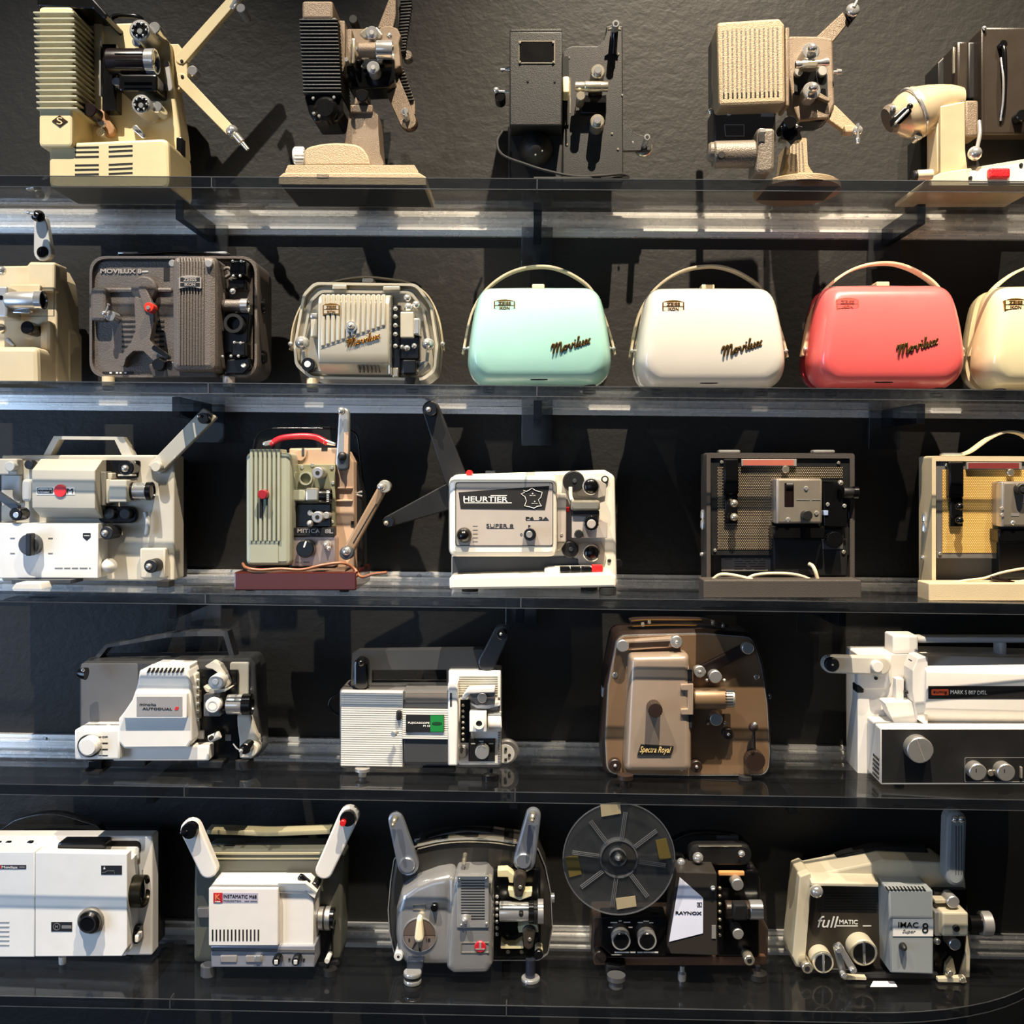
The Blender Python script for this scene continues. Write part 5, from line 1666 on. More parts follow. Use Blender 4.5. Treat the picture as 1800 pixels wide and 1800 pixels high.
# ribbed cover: zigzag profile swept sideways
prof = [(1336, -0.002)]
y = 1332
while y > 690:
    prof += [(y, 0.028), (y - 11, 0.028), (y - 13, 0.0255), (y - 18, 0.0255)]
    y -= 19.4
prof += [(668, 0.026), (664, -0.002)]
xprism('ribbed_cover', WARMW, 148, 688, prof, 0)
poly('spindle_post', BLACK, rr(258, 395, 384, 660, 50), 0.0, 0.02, 0.004)
dome('spindle', BLACK, 332, 412, 48, 0.002, 0.02)
rbox('centre_block', MGREY, 694, 668, 1088, 1314, 14, 0.024, 0.04, 0.003)
box('centre_top', mt('taupe_panel', (118, 110, 102), 0.5), 712, 682, 1084, 776, 0.0255, 0.004, 0.001)
wp = []
yy = 1094
prof = [(1096, 0.02)]
while yy > 840:
    prof += [(yy, 0.032), (yy - 11, 0.032), (yy - 13, 0.030), (yy - 18, 0.030)]
    yy -= 19.4
prof += [(830, 0.03), (828, 0.02)]
wc = xprism('label_panel', WARMW, 688, 1086, prof, 0)
lb = box('label', INK, 718, 884, 1052, 1036, 0.0345, 0.004, 0.0003)
box('label_green', mt('print_green', (20, 122, 52), 0.5), 932, 888, 1048, 1032, 0.0349, 0.002, 0, lb)
poly('label_oval', mt('print_dark_green', (10, 60, 30), 0.5), circ(990, 960, 46, 20, 0.34), 0.0352, 0.001, 0, lb)
text('lettering', WINK, 'FUJICASCOPE', 735, 946, 926, 966, 0.0347, bold=0.02, p=lb)
text('lettering', WINK, 'M 15', 870, 972, 930, 988, 0.0347, bold=0.02, p=lb)
rbox('lower_cover', mt('charcoal_panel', (56, 56, 58), 0.5), 696, 1100, 1086, 1308, 16, 0.028, 0.02, 0.002)
box('white_column', WARMW, 1086, 600, 1172, 1332, 0.034, 0.04, 0.003)
box('column_slot', SLATE, 1104, 690, 1122, 808, 0.0346, 0.002, 0)
rb = box('right_panel', WARMW, 1172, 520, 1552, 1330, 0.004, 0.06, 0.005)
rbox('right_top', WARMW, 1092, 492, 1552, 640, 16, -0.004, 0.05, 0.004)
for j in range(9):
    box('panel_rib', PUTTY, 1180, 540 + j * 20, 1524, 548 + j * 20, 0.006, 0.003, 0.0005, rb)
for j in range(26):
    box('edge_rib', GINK, 1526, 730 + j * 22, 1548, 738 + j * 22, 0.0055, 0.002, 0, rb)
poly('film_clamp', WARMW, [(1205, 740), (1265, 650), (1500, 640), (1500, 690), (1280, 700), (1240, 755)], 0.03, 0.02, 0.002)
poly('film_clamp', MGREY, fillet([(1268, 680), (1500, 680), (1500, 790), (1420, 800), (1330, 790)], 14), 0.026, 0.02, 0.002)
cyl('sprocket', SILV, 1388, 736, 44, 0.03, 0.02)
poly('film_shoe', WARMW, fillet([(1265, 770), (1345, 800), (1545, 770), (1550, 800), (1430, 832), (1340, 825)], 12), 0.02, 0.02, 0.002)
box('film_gate', BLACK, 1196, 750, 1285, 1130, 0.006, 0.004, 0.001)
for j in range(7):
    ball('gate_pin', NICKEL, 1220, 800 + j * 50, 14, 0.018)
rbox('gate_block', WARMW, 1276, 856, 1426, 1036, 10, 0.035, 0.03, 0.003)
s = ring('focus_ring', WHITE, 1360, 962, 48, 28, 0.045, 0.012)
cyl('focus_hub', BLK, 1360, 962, 28, 0.04, 0.006, s)
lens(940, 0.01, [(1440, 1556, 90, WARMW)], glass=True)
dp = box('dial_panel', INK, 1268, 1092, 1500, 1292, 0.0065, 0.004, 0.0005)
s = knurl('mode_knob', STEEL, 1386, 1214, 62, 0.03, 0.024, 24, 0.04, dp)
for t_ in ((1290, 1130, 'ooo'), (1360, 1108, 'ooo'), (1446, 1130, 'oooo')):
    text('dial_text', WINK, t_[2], t_[0], t_[1], t_[0] + 40, t_[1] + 14, 0.0067, p=dp)
cyl('lower_disc', MGREY, 1210, 1215, 52, 0.01, 0.006)
arm('reel_arm', SMOKE, 1432, 425, 1560, 165, 78, 70, -0.004, 0.014, 0.002)
s = cyl('arm_spindle', BLACK, 1560, 182, 42, 0.02, 0.026)
ball('spindle_tip', CHROME, 1552, 172, 14, 0.03, s)
box('latch', BLK, 630, 850, 676, 935, 0.036, 0.012, 0.003)
rod('speed_lever', STEEL, 640, 1035, 605, 1055, [(0, 18), (.6, 18), (.65, 26), (1, 24)], 0.04, 0.05)
tube('cable_loop', BLACK, [(140, 690, -.05), (70, 730, -.05), (42, 790, -.05), (70, 850, -.05), (130, 890, -.05)], 12)
s = cyl('cable_reel', MGREY, 1605, 1210, 108, -0.05, 0.012)
cyl('reel_face', LGREY, 1590, 1225, 90, -0.0495, 0.004, s)
screws(DARK, 13, -0.048, (1595, 1185), (1628, 1240), (1595, 1280))
foot('left_foot', STEEL, 336, 1350, 66, 0.03, flare=.55)
foot('right_foot', BLACK, 1460, 1350, 76, 0.04, neck=.3)
foot('rear_foot', RUB, 336, 1345, 60, -0.06)
foot('rear_foot', RUB, 1460, 1345, 60, -0.06)
box('under_tray', BLK, 860, 1345, 1150, 1392, 0.01, 0.05, 0.002)

# --- bronze projector
BRONZ = mt('bronze_lacquer', (130, 104, 78), 0.38, 0.35)
BRONL = mt('champagne_lacquer', (170, 150, 131), 0.34, 0.4)
BRNK = mt('brown_black', (40, 28, 22), 0.4)
thing('cinema_projector', 'bronze suitcase projector with a tall champagne lamp cover', 'projector', 4, (1030, 1070, 5.143), 920, 0.185,
      group='film projectors on the shelves')
out = fillet([(290, 250), (1060, 230), (1500, 262), (1580, 520), (1632, 860), (1656, 1300), (1640, 1500), (900, 1502), (195, 1490), (180, 1180), (205, 700)], 110, 7)
poly('face_plate', BRONZ, out, 0.0, 0.008, 0.0012)
frame('chrome_edge', CHROME, grow(out, 7), grow(out, -1), -0.0005, 0.006)
poly('case', BRNK, grow(out, 36), -0.004, 0.10, 0.014)
hs = fillet([(378, 384), (905, 372), (925, 1080), (925, 1412), (330, 1412), (352, 900)], 44, 6)
loft('lamp_cover', BRONL, hs, [(0, 0.0), (0, 0.028), (5, 0.036), (14, 0.042), (30, 0.046), (60, 0.047)])
box('cover_slot', DARK, 828, 552, 962, 1082, 0.046, 0.05, 0.001)
poly('gate_clamp', BRONL, [(858, 686), (972, 680), (972, 962), (858, 962), (858, 908), (920, 905), (920, 742), (858, 740)], 0.052, 0.02, 0.0015)
lens(812, 0.03, [(968, 1258, 96, BRONZ), (1258, 1336, 80, STEEL)])
for j in range(5):
    box('knurl_line', BLK, 1262, 765 + j * 26, 1330, 771 + j * 26, 0.111, 0.003, 0)
knurl('lamp_knob', BRNK, 628, 920, 68, 0.075, 0.03, 16, 0.06)
nb = poly('name_badge', INK, [(496, 1226), (795, 1242), (768, 1326), (464, 1326)], 0.0495, 0.004, 0.0005)
text('script_lettering', mt('pale_gold_print', (226, 196, 130), 0.5), 'Spectra Royal', 486, 1246, 772, 1318, 0.0502, shear=0.45, bold=0.0, p=nb)
arm('reel_arm', BRONL, 330, 335, 818, 302, 48, 48, 0.014, 0.012, 0.003)
poly('arm_slot', BRNK, [(390, 310), (760, 292), (745, 345), (388, 352)], 0.0152, 0.003, 0.0004)
arm('reel_arm', BRNK, 1465, 360, 1030, 578, 50, 50, 0.012, 0.012, 0.003)
for (x, y, h) in ((332, 338, 0), (820, 302, 1), (1466, 358, 0), (1030, 572, 1)):
    s = cyl('arm_cap', STEEL, x, y, 55, 0.026, 0.014)
    if h:
        ball('spindle_tip', CHROME, x, y, 20, 0.034, s)
for (x, y) in ((1172, 618), (1180, 1004)):
    cyl('sprocket', STEEL, x, y, 58, 0.03, 0.03)
    for q in (-78, 78):
        ball('guide_pin', STEEL, x + q, y + 30, 18, 0.012)
screws(CHROME, 26, 0.0, (263, 602), (1545, 620), (868, 1446))
for (x, y, r) in ((264, 1420, 58), (1000, 1430, 55), (1288, 1136, 52)):
    s = cyl('thumb_screw', BRNK, x, y, r, 0.016, 0.016)
    ball('thumb_screw_pin', CHROME, x, y, 16, 0.017, s)
knurl('speed_knob', BRNK, 1535, 1380, 90, 0.022, 0.022, 20, 0.06)
rod('lever_stem', BRNK, 1516, 1080, 1524, 1290, [(0, 14), (1, 12)], 0.008)
ball('lever_knob', BRNK, 1514, 1070, 44, 0.02)
ball('lever_glint', CHROME, 1526, 1044, 20, 0.042)
strip('carrying_handle', BRNK, [(400, 118), (480, 108), (760, 104), (1060, 112), (1160, 135), (1290, 160)], -0.045, 0.03, 26)
strip('handle_trim', GOLD, [(410, 112), (600, 100), (1050, 104)], -0.03, 0.004, 9)
strip('handle_trim', GOLD, [(420, 160), (700, 150), (1000, 154)], -0.03, 0.004, 9)
for (x, y) in ((515, 145), (574, 118), (1150, 130), (1242, 158)):
    box('handle_stud', NICKEL, x - 16, y - 22, x + 16, y + 22, -0.028, 0.012, 0.002)
box('side_clasp', CHROME, 140, 710, 184, 800, -0.03, 0.02, 0.002)
box('side_clasp', CHROME, 1648, 770, 1680, 820, -0.03, 0.02, 0.002)
foot('front_foot', BRNK, 356, 1500, 72, 0.06, flare=.55)
foot('front_foot', RUB, 1440, 1510, 60, 0.01)
foot('rear_foot', RUB, 356, 1500, 60, -0.08)
foot('rear_foot', RUB, 1440, 1500, 60, -0.08)

# --- long white projector with black control base
thing('cinema_projector', 'long white projector with black control base cut off by the right edge', 'projector', 4, (1420, 1090, 4.737), 1150, 0.18, yaw=math.radians(-3.0),
      group='film projectors on the shelves')
PW = mt('pearl_white_plastic', (232, 227, 218), 0.4)
poly('body', PW, fillet([(414, 282), (1000, 278), (2060, 300), (2060, 1400), (414, 1320)], 14), -0.03, 0.08, 0.004)
bs = box('control_base', PW, 608, 900, 2060, 1372, 0.06, 0.085, 0.003)
fp = box('front_panel', INK, 616, 912, 2060, 1356, 0.0606, 0.003, 0.0003)
s = cyl('volume_knob', STEEL, 938, 1086, 106, 0.085, 0.024, fp, 0.06, 40)
poly('knob_line', SILV, [(905, 1000), (912, 996), (978, 1172), (970, 1176)], 0.0853, 0.001, 0, s)
fr = frame('panel_outline', GINK, rr(1306, 1144, 2060, 1348, 14), rr(1310, 1149, 2056, 1343, 12), 0.0612, 0.001, fp)
for (x, y, r) in ((1418, 1268, 70), (1654, 1272, 72)):
    s = cyl('tone_knob', STEEL, x, y, r, 0.082, 0.022, fp, 0.1)
    box('knob_line', INK, x - 20, y - 30, x - 12, y, 0.0823, 0.001, 0, s)
cyl('jack', NICKEL, 1528, 1274, 27, 0.064, 0.006, fp)
box('slider', SILV, 1772, 1225, 1790, 1320, 0.066, 0.006, 0.001, fp)
hood = xprism('lamp_hood', PW, 985, 2060, [(292, -0.02), (306, 0.004), (446, 0.04), (752, 0.04), (880, 0.012), (892, -0.02)], 0.002)
poly('hood_end', PW, fillet([(916, 318), (1000, 300), (1000, 872), (970, 866), (916, 830), (872, 600), (872, 420)], 12), 0.03, 0.05, 0.006)
lb = box('label', INK, 1003, 549, 2060, 656, 0.0406, 0.002, 0, hood)
rbox('logo', mt('orange_red_logo', (204, 84, 48), 0.5), 1030, 575, 1172, 626, 12, 0.0411, 0.001, 0, lb)
text('logo_text', INK, 'eumig', 1046, 586, 1156, 616, 0.0413, p=lb)
text('lettering', WINK, 'MARK S 807 D', 1194, 586, 1432, 618, 0.0408, bold=0.0, p=lb)
text('lettering', WINK, 'ISL', 1444, 588, 1490, 618, 0.0408, p=lb)
arm('reel_arm', mt('stone_plastic', (196, 190, 178), 0.45), 196, 372, 620, 384, 72, 76, -0.008, 0.02, 0.003)
s = cyl('arm_spindle', BLK, 206, 374, 58, 0.004, 0.014)
ball('spindle_tip', STEEL, 206, 374, 9, 0.006, s)
cyl('arm_pivot', PW, 584, 390, 46, 0.006, 0.016)
poly('arm_mount', PW, [(414, 300), (668, 310), (700, 300), (700, 520), (660, 580), (470, 580), (414, 530)], -0.026, 0.02, 0.003)
screws(BLK, 14, -0.024, (570, 486))
rbox('handle_post', PW, 708, 128, 920, 292, 22, -0.03, 0.05, 0.008)
box('handle_bar', LGREY, 915, 142, 2060, 192, -0.035, 0.03, 0.004)
box('handle_post', LGREY, 1600, 186, 1662, 310, -0.035, 0.03, 0.004)
box('film_plate', PW, 735, 488, 802, 684, -0.004, 0.02, 0.002)
box('film_slot', SLATE, 802, 508, 868, 684, -0.012, 0.01, 0.001)
rod('film_guide', BLK, 800, 600, 866, 600, [(0, 14), (1, 14)], 0.0)
poly('lens_bracket', PW, fillet([(640, 690), (912, 680), (912, 866), (722, 862), (672, 760)], 14), 0.02, 0.04, 0.004)
cyl('roller', BLK, 900, 355, 34, 0.01, 0.02)
box('red_button', RED, 398, 650, 432, 768, -0.045, 0.02, 0.002)
box('lens', BLK, 408, 540, 470, 610, -0.028, 0.03, 0.003)
# vent grid on the left flank of the base
bm = bmesh.new()
xl = u(608, 1100, 0.06).x - 0.0004
for i in range(5):
    for j in range(5):
        y0 = -0.052 + i * 0.008
        z0 = 0.012 + j * 0.0078
        vs = [bm.verts.new((xl, y0, z0)), bm.verts.new((xl, y0 + 0.006, z0)), bm.verts.new((xl, y0 + 0.006, z0 + 0.005)), bm.verts.new((xl, y0, z0 + 0.005))]
        bm.faces.new(vs)
kind(fin('vent_grid', DARK, bm, bs), 'stuff')
foot('rubber_foot', RUB, 760, 1350, 40, 0.03)
foot('rubber_foot', RUB, 1900, 1370, 40, 0.03)
foot('rubber_foot', RUB, 760, 1330, 40, -0.07)

# ================================================================== LOWEST SHELF
PWH = mt('bright_white_plastic', (236, 232, 224), 0.4)
OLIVE = mt('olive_grey_plastic', (84, 84, 74), 0.42)
PGREY = mt('pale_warm_white', (224, 218, 209), 0.42)

# --- white boxy projector at the left edge
thing('cinema_projector', 'boxy white projector with black round dial cut off by the left edge', 'projector', 5, (0, 1410, 5.625), 500, 0.155,
      group='film projectors on the shelves')
poly('back_plate', PGREY, rr(-330, 336, 1506, 1516, 24), -0.01, 0.03, 0.004)
poly('back_cover', BLK, rr(-330, 345, 1500, 1505, 24), -0.04, 0.07, 0.004)
xprism('top_ramp', PGREY, -330, 600, [(342, -0.01), (486, 0.03), (520, 0.03), (520, -0.02)], 0.001)
poly('front_housing', PWH, fillet([(348, 496), (1255, 512), (1258, 1440), (1205, 1524), (348, 1528)], 10), 0.045, 0.02, 0.003)
poly('rear_housing', PWH, fillet([(348, 560), (1290, 575), (1292, 1450), (1240, 1520), (348, 1524)], 10), 0.026, 0.05, 0.003)
box('left_housing', PWH, -330, 492, 342, 1532, 0.045, 0.07, 0.0015)
poly('housing_shoulder', PWH, fillet([(960, 496), (1050, 446), (1360, 446), (1372, 470), (1372, 560), (960, 560)], 8), -0.005, 0.03, 0.003)
rbox('film_channel', BLACK, 560, 384, 1392, 520, 60, -0.0085, 0.004, 0.001)
rbox('film_bay', BLACK, 562, 400, 1040, 540, 40, 0.022, 0.03, 0.004)
for (x, y, h) in ((-20, 420, 26), (76, 420, 26), (183, 436, 14), (290, 420, 26)):
    box('button', BLACK, x - 34, y - h, x + 34, y + h, 0.008, 0.016, 0.003)
lb = box('pictogram', INK, 1000, 628, 1205, 718, 0.0456, 0.002, 0)
tube('pictogram_line', GINK, [(1008, 696, .0462), (1040, 694, .0462), (1060, 680, .0462), (1130, 680, .0462), (1134, 712, .0462)], 2.2, lb, 1, 6, smooth=False)
poly('pictogram_arrow', WINK, [(1020, 664), (1030, 636), (1042, 664)], 0.0462, 0.001, 0, lb)
lb = box('pictogram', INK, 506, 1187, 712, 1280, 0.0456, 0.002, 0)
frame('pictogram_ring', GINK, circ(560, 1232, 36, 20), circ(560, 1232, 31, 20), 0.0461, 0.001, lb)
box('pictogram_bar', GINK, 610, 1220, 706, 1250, 0.0461, 0.001, 0, lb)
text('pictogram_arrow', GINK, 'H', 546, 1216, 574, 1250, 0.046, p=lb)
lb = box('name_plate', mt('plum_label', (54, 44, 54), 0.5), -160, 622, 258, 663, 0.0456, 0.002, 0)
text('lettering', WINK, 'Movilux', 14, 632, 178, 656, 0.0458, p=lb, bold=0.01)
text('lettering', GINK, 'ooo', 190, 632, 246, 656, 0.0458, p=lb)
box('label_accent', RED, -8, 625, 8, 660, 0.0461, 0.001, 0, lb)
slots('vent_slot', mt('vent_grey', (150, 148, 146), 0.6), -330, 1184, 90, 1410, 6, True, 10, 0.0458, 0.0, t=0.002)
s = cyl('dial_ring', mt('dial_grey', (110, 106, 98), 0.4), 884, 1184, 132, 0.054, 0.010)
cyl('dial_knob', BLACK, 866, 1206, 112, 0.066, 0.014, s, .25)
ring('dial_face', BLK, 862, 1210, 84, 70, 0.067, 0.002, s)
lens(880, 0.012, [(1312, 1440, 160, mt('bronze_black', (44, 40, 30), 0.22, 0.6))])
rod('side_knob', BLACK, 1330, 1300, 1398, 1300, [(0, 98), (.6, 98), (1, 82)], 0.0)
box('knob_tab', PWH, 1330, 1320, 1366, 1392, 0.03, 0.02, 0.002)
box('side_slot', mt('dull_tan', (120, 100, 76), 0.6), 1350, 570, 1362, 620, 0.01, 0.01, 0.001)  # narrow slot strip in plain dull tan
strip('carrying_handle', BLACK, [(-260, 320), (-100, 300), (20, 270), (160, 180), (400, 124), (600, 128), (800, 188), (950, 240), (1040, 340)], -0.06, 0.02, 12)
foot('front_foot', LGREY, 617, 1524, 36, 0.012)
foot('rear_foot', RUB, 1275, 1512, 40, -0.02)
foot('rear_foot', RUB, 1450, 1510, 42, -0.06)
foot('rear_foot', RUB, 0, 1512, 40, -0.02)
foot('rear_foot', RUB, 617, 1500, 40, -0.09)

# --- white and olive projector with two pale arms
thing('cinema_projector', 'white and olive grey projector with two pale upright arms and a red-buttoned spindle', 'projector', 5, (300, 1400, 5.143), 880, 0.165,
      group='film projectors on the shelves')
poly('back_body', OLIVE, fillet([(214, 560), (330, 488), (1500, 484), (1560, 560), (1545, 1400), (1520, 1510), (205, 1505), (205, 1000)], 46), -0.012, 0.06, 0.006)
strip('carrying_handle', mt('olive_light', (158, 150, 120), 0.4), [(325, 322), (600, 330), (880, 340), (1200, 330), (1440, 320)], -0.045, 0.03, 40)
box('top_trim', OLIVE, 360, 428, 1390, 470, -0.04, 0.03, 0.004)
box('top_trim', mt('olive_light', (158, 150, 120), 0.4), 380, 508, 1350, 530, -0.010, 0.01, 0.001)
box('top_trim', mt('olive_light', (158, 150, 120), 0.4), 390, 560, 1340, 572, -0.0105, 0.004, 0.0008)
box('side_tab', MGREY, 240, 1008, 345, 1102, -0.004, 0.012, 0.002)
for (a, b_) in (((335, 664), (174, 306)), ((1385, 672), (1606, 188))):
    arm('reel_arm', PGREY, *a, *b_, 80, 90, 0.02, 0.018, 0.003)
s = knurl('spindle', BLACK, 162, 316, 72, 0.034, 0.016, 26, 0.03)
arm('spindle_catch', BLACK, 96, 336, 140, 325, 18, 14, 0.037, 0.01, 0.002, s)
s = knurl('spindle', BLACK, 1597, 206, 70, 0.034, 0.016, 26, 0.03)
cyl('red_button', RED, 1554, 246, 28, 0.042, 0.01, s, label='small red spindle button')
xprism('cover_top', PGREY, 352, 1240, [(784, 0.0), (840, 0.05), (870, 0.05), (870, -0.01), (784, -0.01)], 0.001)
fh = poly('lamp_cover', PGREY, rr(342, 828, 972, 1354, 16), 0.06, 0.07, 0.003)
poly('gate_cover', PGREY, fillet([(968, 868), (1230, 868), (1292, 940), (1290, 1348), (968, 1352)], 8), 0.046, 0.06, 0.002)
poly('gate_hood', PGREY, fillet([(968, 790), (1215, 792), (1312, 888), (1302, 922), (1200, 850), (968, 856)], 6), 0.05, 0.05, 0.002)
lb = box('name_plate', mt('lavender_label', (170, 166, 182), 0.4), 386, 872, 788, 962, 0.0604, 0.002, 0, fh)
box('logo', mt('logo_red', (176, 30, 38), 0.45), 386, 872, 468, 962, 0.0608, 0.001, 0, lb)
text('logo_mark', mt('logo_yellow', (214, 120, 80), 0.5), 'K', 402, 886, 452, 934, 0.061, bold=0.03, p=lb)
text('logo_text', WINK, 'Kodak', 402, 944, 452, 956, 0.061, p=lb)
text('lettering', INK, 'INSTAMATIC M68', 474, 888, 780, 920, 0.0606, bold=0.0, p=lb)
text('lettering', GINK, 'PROJECTOR', 474, 934, 640, 952, 0.0606, p=lb)
text('lettering', GINK, 'oooo oooooo', 668, 938, 780, 950, 0.0606, p=lb)
slots('vent_slot', DARK, 372, 1204, 786, 1306, 13, False, 13, 0.0606, 0.0, fh, 0.002)
cb = box('control_box', mt('blue_grey_alu', (150, 152, 160), 0.4, 0.4), 364, 1352, 1302, 1546, 0.052, 0.07, 0.002)
frame('control_frame', MGREY, [(364, 1372), (1302, 1388), (1302, 1412), (364, 1400)], [(380, 1385), (1290, 1398), (1290, 1402), (380, 1392)], 0.0535, 0.003, cb)
for x in (450, 680):
    sw = box('rocker_switch', SILV, x, 1440, x + 148, 1500, 0.054, 0.006, 0.001, cb)
box('rocker_edge', CHROME, 760, 1442, 812, 1498, 0.058, 0.006, 0.001, cb)
for x in (962, 1138):
    s = rod('control_knob', BLACK, x + 12, 1458, x - 10, 1496, [(0, 44), (.8, 40), (1, 34)], 0.053, 0.075)
    box('knob_face', LGREY, x - 28, 1482, x + 6, 1522, 0.0765, 0.003, 0.001)
screws(BLK, 10, 0.052, (1072, 1472), (1204, 1474), p=cb)
lens(1100, 0.0, [(1300, 1345, 92, BLACK), (1345, 1390, 104, STEEL), (1390, 1402, 90, BLK), (1402, 1450, 106, STEEL), (1450, 1482, 96, BLACK)])
for xx in (1345, 1402):
    for j in range(9):
        box('knurl_line', BLK, xx + 4, 1010 + j * 21, xx + 42, 1018 + j * 21, 0.0985 - abs(j - 4) ** 2 * 0.0035 if False else 0.0002, 0.001, 0) if False else None
rod('film_lever', BLACK, 1290, 825, 1160, 715, [(0, 16), (.3, 16), (.35, 34), (.9, 34), (1, 24)], 0.03)
cyl('lever_pivot', BLACK, 1296, 818, 38, 0.03, 0.03)
box('lower_gate', BLACK, 1312, 1190, 1462, 1505, 0.0, 0.02, 0.002)
cyl('lower_pin', LGREY, 1412, 1490, 24, 0.03, 0.03)
poly('rear_foot_plate', BLK, fillet([(1330, 1490), (1520, 1480), (1530, 1520), (1470, 1560), (1340, 1545)], 20), 0.0, 0.03, 0.003)
foot('front_foot', mt('dark_grey_foot', (72, 74, 78), 0.4), 342, 1520, 72, 0.035)
foot('front_foot', BLK, 1442, 1555, 64, 0.025)
foot('rear_foot', RUB, 342, 1500, 60, -0.06)
foot('rear_foot', RUB, 1442, 1500, 60, -0.06)

# --- rounded silver projector
SILVER = mt('polished_silver', (188, 187, 186), 0.22, 0.68)
DKG = mt('dark_graphite', (52, 50, 46), 0.32, 0.3)
ARMG = mt('grey_alloy', (142, 146, 154), 0.32, 0.6)
CRM = mt('cream_clamp', (206, 196, 156), 0.42)
thing('cinema_projector', 'rounded silver projector with horizontal slat grille, dial and two grey arms', 'projector', 5, (650, 1400, 5.0), 880, 0.165,
      group='film projectors on the shelves')
bo = fillet([(212, 545), (430, 430), (640, 384), (850, 370), (1080, 380), (1300, 412), (1480, 460), (1545, 620), (1592, 850), (1606, 1150), (1565, 1385), (1480, 1442), (340, 1442), (215, 1385), (172, 1200), (160, 1000), (180, 760)], 50, 4)
poly('back_body', DKG, bo, -0.012, 0.07, 0.008)
frame('body_trim', CHROME, grow(bo, 3), grow(bo, -5), -0.011, 0.004)
strip('top_trim', NICKEL, [(412, 442), (620, 396), (850, 378), (1080, 386), (1290, 416)], -0.02, 0.02, 9)
strip('top_trim', NICKEL, [(418, 465), (630, 418), (850, 402), (1075, 410), (1280, 438)], -0.0095, 0.004, 6)
strip('carrying_handle', BLACK, [(470, 392), (650, 340), (850, 316), (1050, 328), (1220, 365)], -0.05, 0.022, 26)
for a in ((395, 386, 482, 376), (1205, 350, 1296, 366)):
    rod('handle_end', CHROME, *a, [(0, 12), (.1, 14), (1, 14)], -0.05)
h1 = fillet([(290, 785), (430, 695), (600, 632), (760, 604), (760, 1408), (345, 1408), (268, 1330), (244, 1150), (250, 930)], 60, 6)
loft('dial_housing', SILVER, h1, [(0, -0.015), (0, 0.018), (6, 0.027), (18, 0.033), (40, 0.037), (80, 0.039)])
h2 = fillet([(752, 690), (770, 600), (1030, 596), (1088, 660), (1098, 1000), (1092, 1370), (1050, 1436), (745, 1440), (690, 1400), (712, 1050)], 40, 6)
loft('grille_housing', SILVER, h2, [(0, -0.015), (0, 0.034), (5, 0.044), (14, 0.050), (30, 0.053), (60, 0.054)])
gr = poly('grille_plate', ALU, rr(766, 704, 1046, 1156, 12), 0.0565, 0.005, 0.0012)
for j in range(15):
    y = 733 + j * 24.2
    x0 = 802 if j < 13 else 890
    box('grille_slot', DARK, x0, y, 1010, y + 9, 0.0569, 0.002, 0, gr)
screws(CHROME, 11, 0.0565, (786, 730), (1022, 726), (1026, 1120), (806, 1136), p=gr)
ball('grille_knob', CHROME, 836, 1086, 30, 0.064)
dl = cyl('dial', mt('dial_taupe', (120, 108, 100), 0.4, 0.3), 436, 1220, 148, 0.0405, 0.004)
ring('dial_rim', SILVER, 436, 1220, 150, 142, 0.0415, 0.003, dl)
poly('dial_half', mt('dial_brown', (84, 72, 66), 0.45), [(436 + 140 * math.cos(a), 1220 - 140 * math.sin(a)) for a in [math.pi * i / 14 for i in range(15)]], 0.0409, 0.001, 0, dl)
arm('dial_pointer', mt('ivory_knob', (236, 224, 186), 0.35), 432, 1098, 430, 1248, 22, 40, 0.06, 0.018, 0.004)
for t_ in ((340, 1246, '8'), (496, 1246, '18'), (430, 1330, 'I')):
    text('dial_number', INK, t_[2], t_[0], t_[1], t_[0] + (14 if len(t_[2]) < 2 else 36), t_[1] + 32, 0.0406, p=dl)
poly('dial_mark', INK, [(400, 1282), (412, 1288), (380, 1340), (370, 1335)], 0.0412, 0.001, 0, dl)
cyl('button', BLACK, 566, 985, 34, 0.05, 0.014)
frame('indicator', NICKEL, [(378, 954), (488, 948), (488, 998), (378, 998)], [(384, 960), (480, 955), (480, 988), (384, 990)], 0.0405, 0.002)
nf = frame('name_frame', NICKEL, rr(800, 1284, 1052, 1378, 10), rr(808, 1292, 1044, 1370, 8), 0.055, 0.002)
bdg = cyl('red_badge', mt('badge_red', (180, 30, 42), 0.4), 970, 1325, 52, 0.0565, 0.003, label='round red badge')
box('badge_mark', SILV, 962, 1284, 980, 1338, 0.057, 0.001, 0, bdg)
box('badge_bar', SILV, 930, 1338, 1010, 1350, 0.057, 0.001, 0, bdg)
box('mechanism', BLACK, 1095, 640, 1500, 1425, 0.0, 0.02, 0.004)
lens(1010, 0.025, [(1140, 1396, 88, CHROME), (1396, 1440, 100, BLACK), (1440, 1476, 92, BLK), (1476, 1528, 106, STEEL)])
cyl('lens_pin', BLK, 1330, 1042, 20, 0.115, 0.012)
for j in range(7):
    ball('gate_pin', CHROME, 1118, 880 + j * 55, 18, 0.018)
poly('film_clamp', CRM, fillet([(1122, 648), (1210, 642), (1270, 690), (1262, 765), (1225, 760), (1215, 712), (1122, 712)], 10), 0.02, 0.02, 0.003)
poly('film_clamp', CRM, fillet([(1212, 818), (1262, 818), (1280, 872), (1330, 882), (1358, 832), (1430, 830), (1420, 880), (1320, 915), (1230, 880)], 10), 0.03, 0.02, 0.003)
poly('film_clamp', CRM, fillet([(1300, 1150), (1400, 1120), (1470, 1130), (1486, 1196), (1430, 1186), (1310, 1198)], 10), 0.03, 0.02, 0.003)
poly('film_clamp', CRM, fillet([(1152, 1270), (1200, 1310), (1280, 1306), (1345, 1262), (1352, 1338), (1150, 1338)], 10), 0.02, 0.02, 0.003)
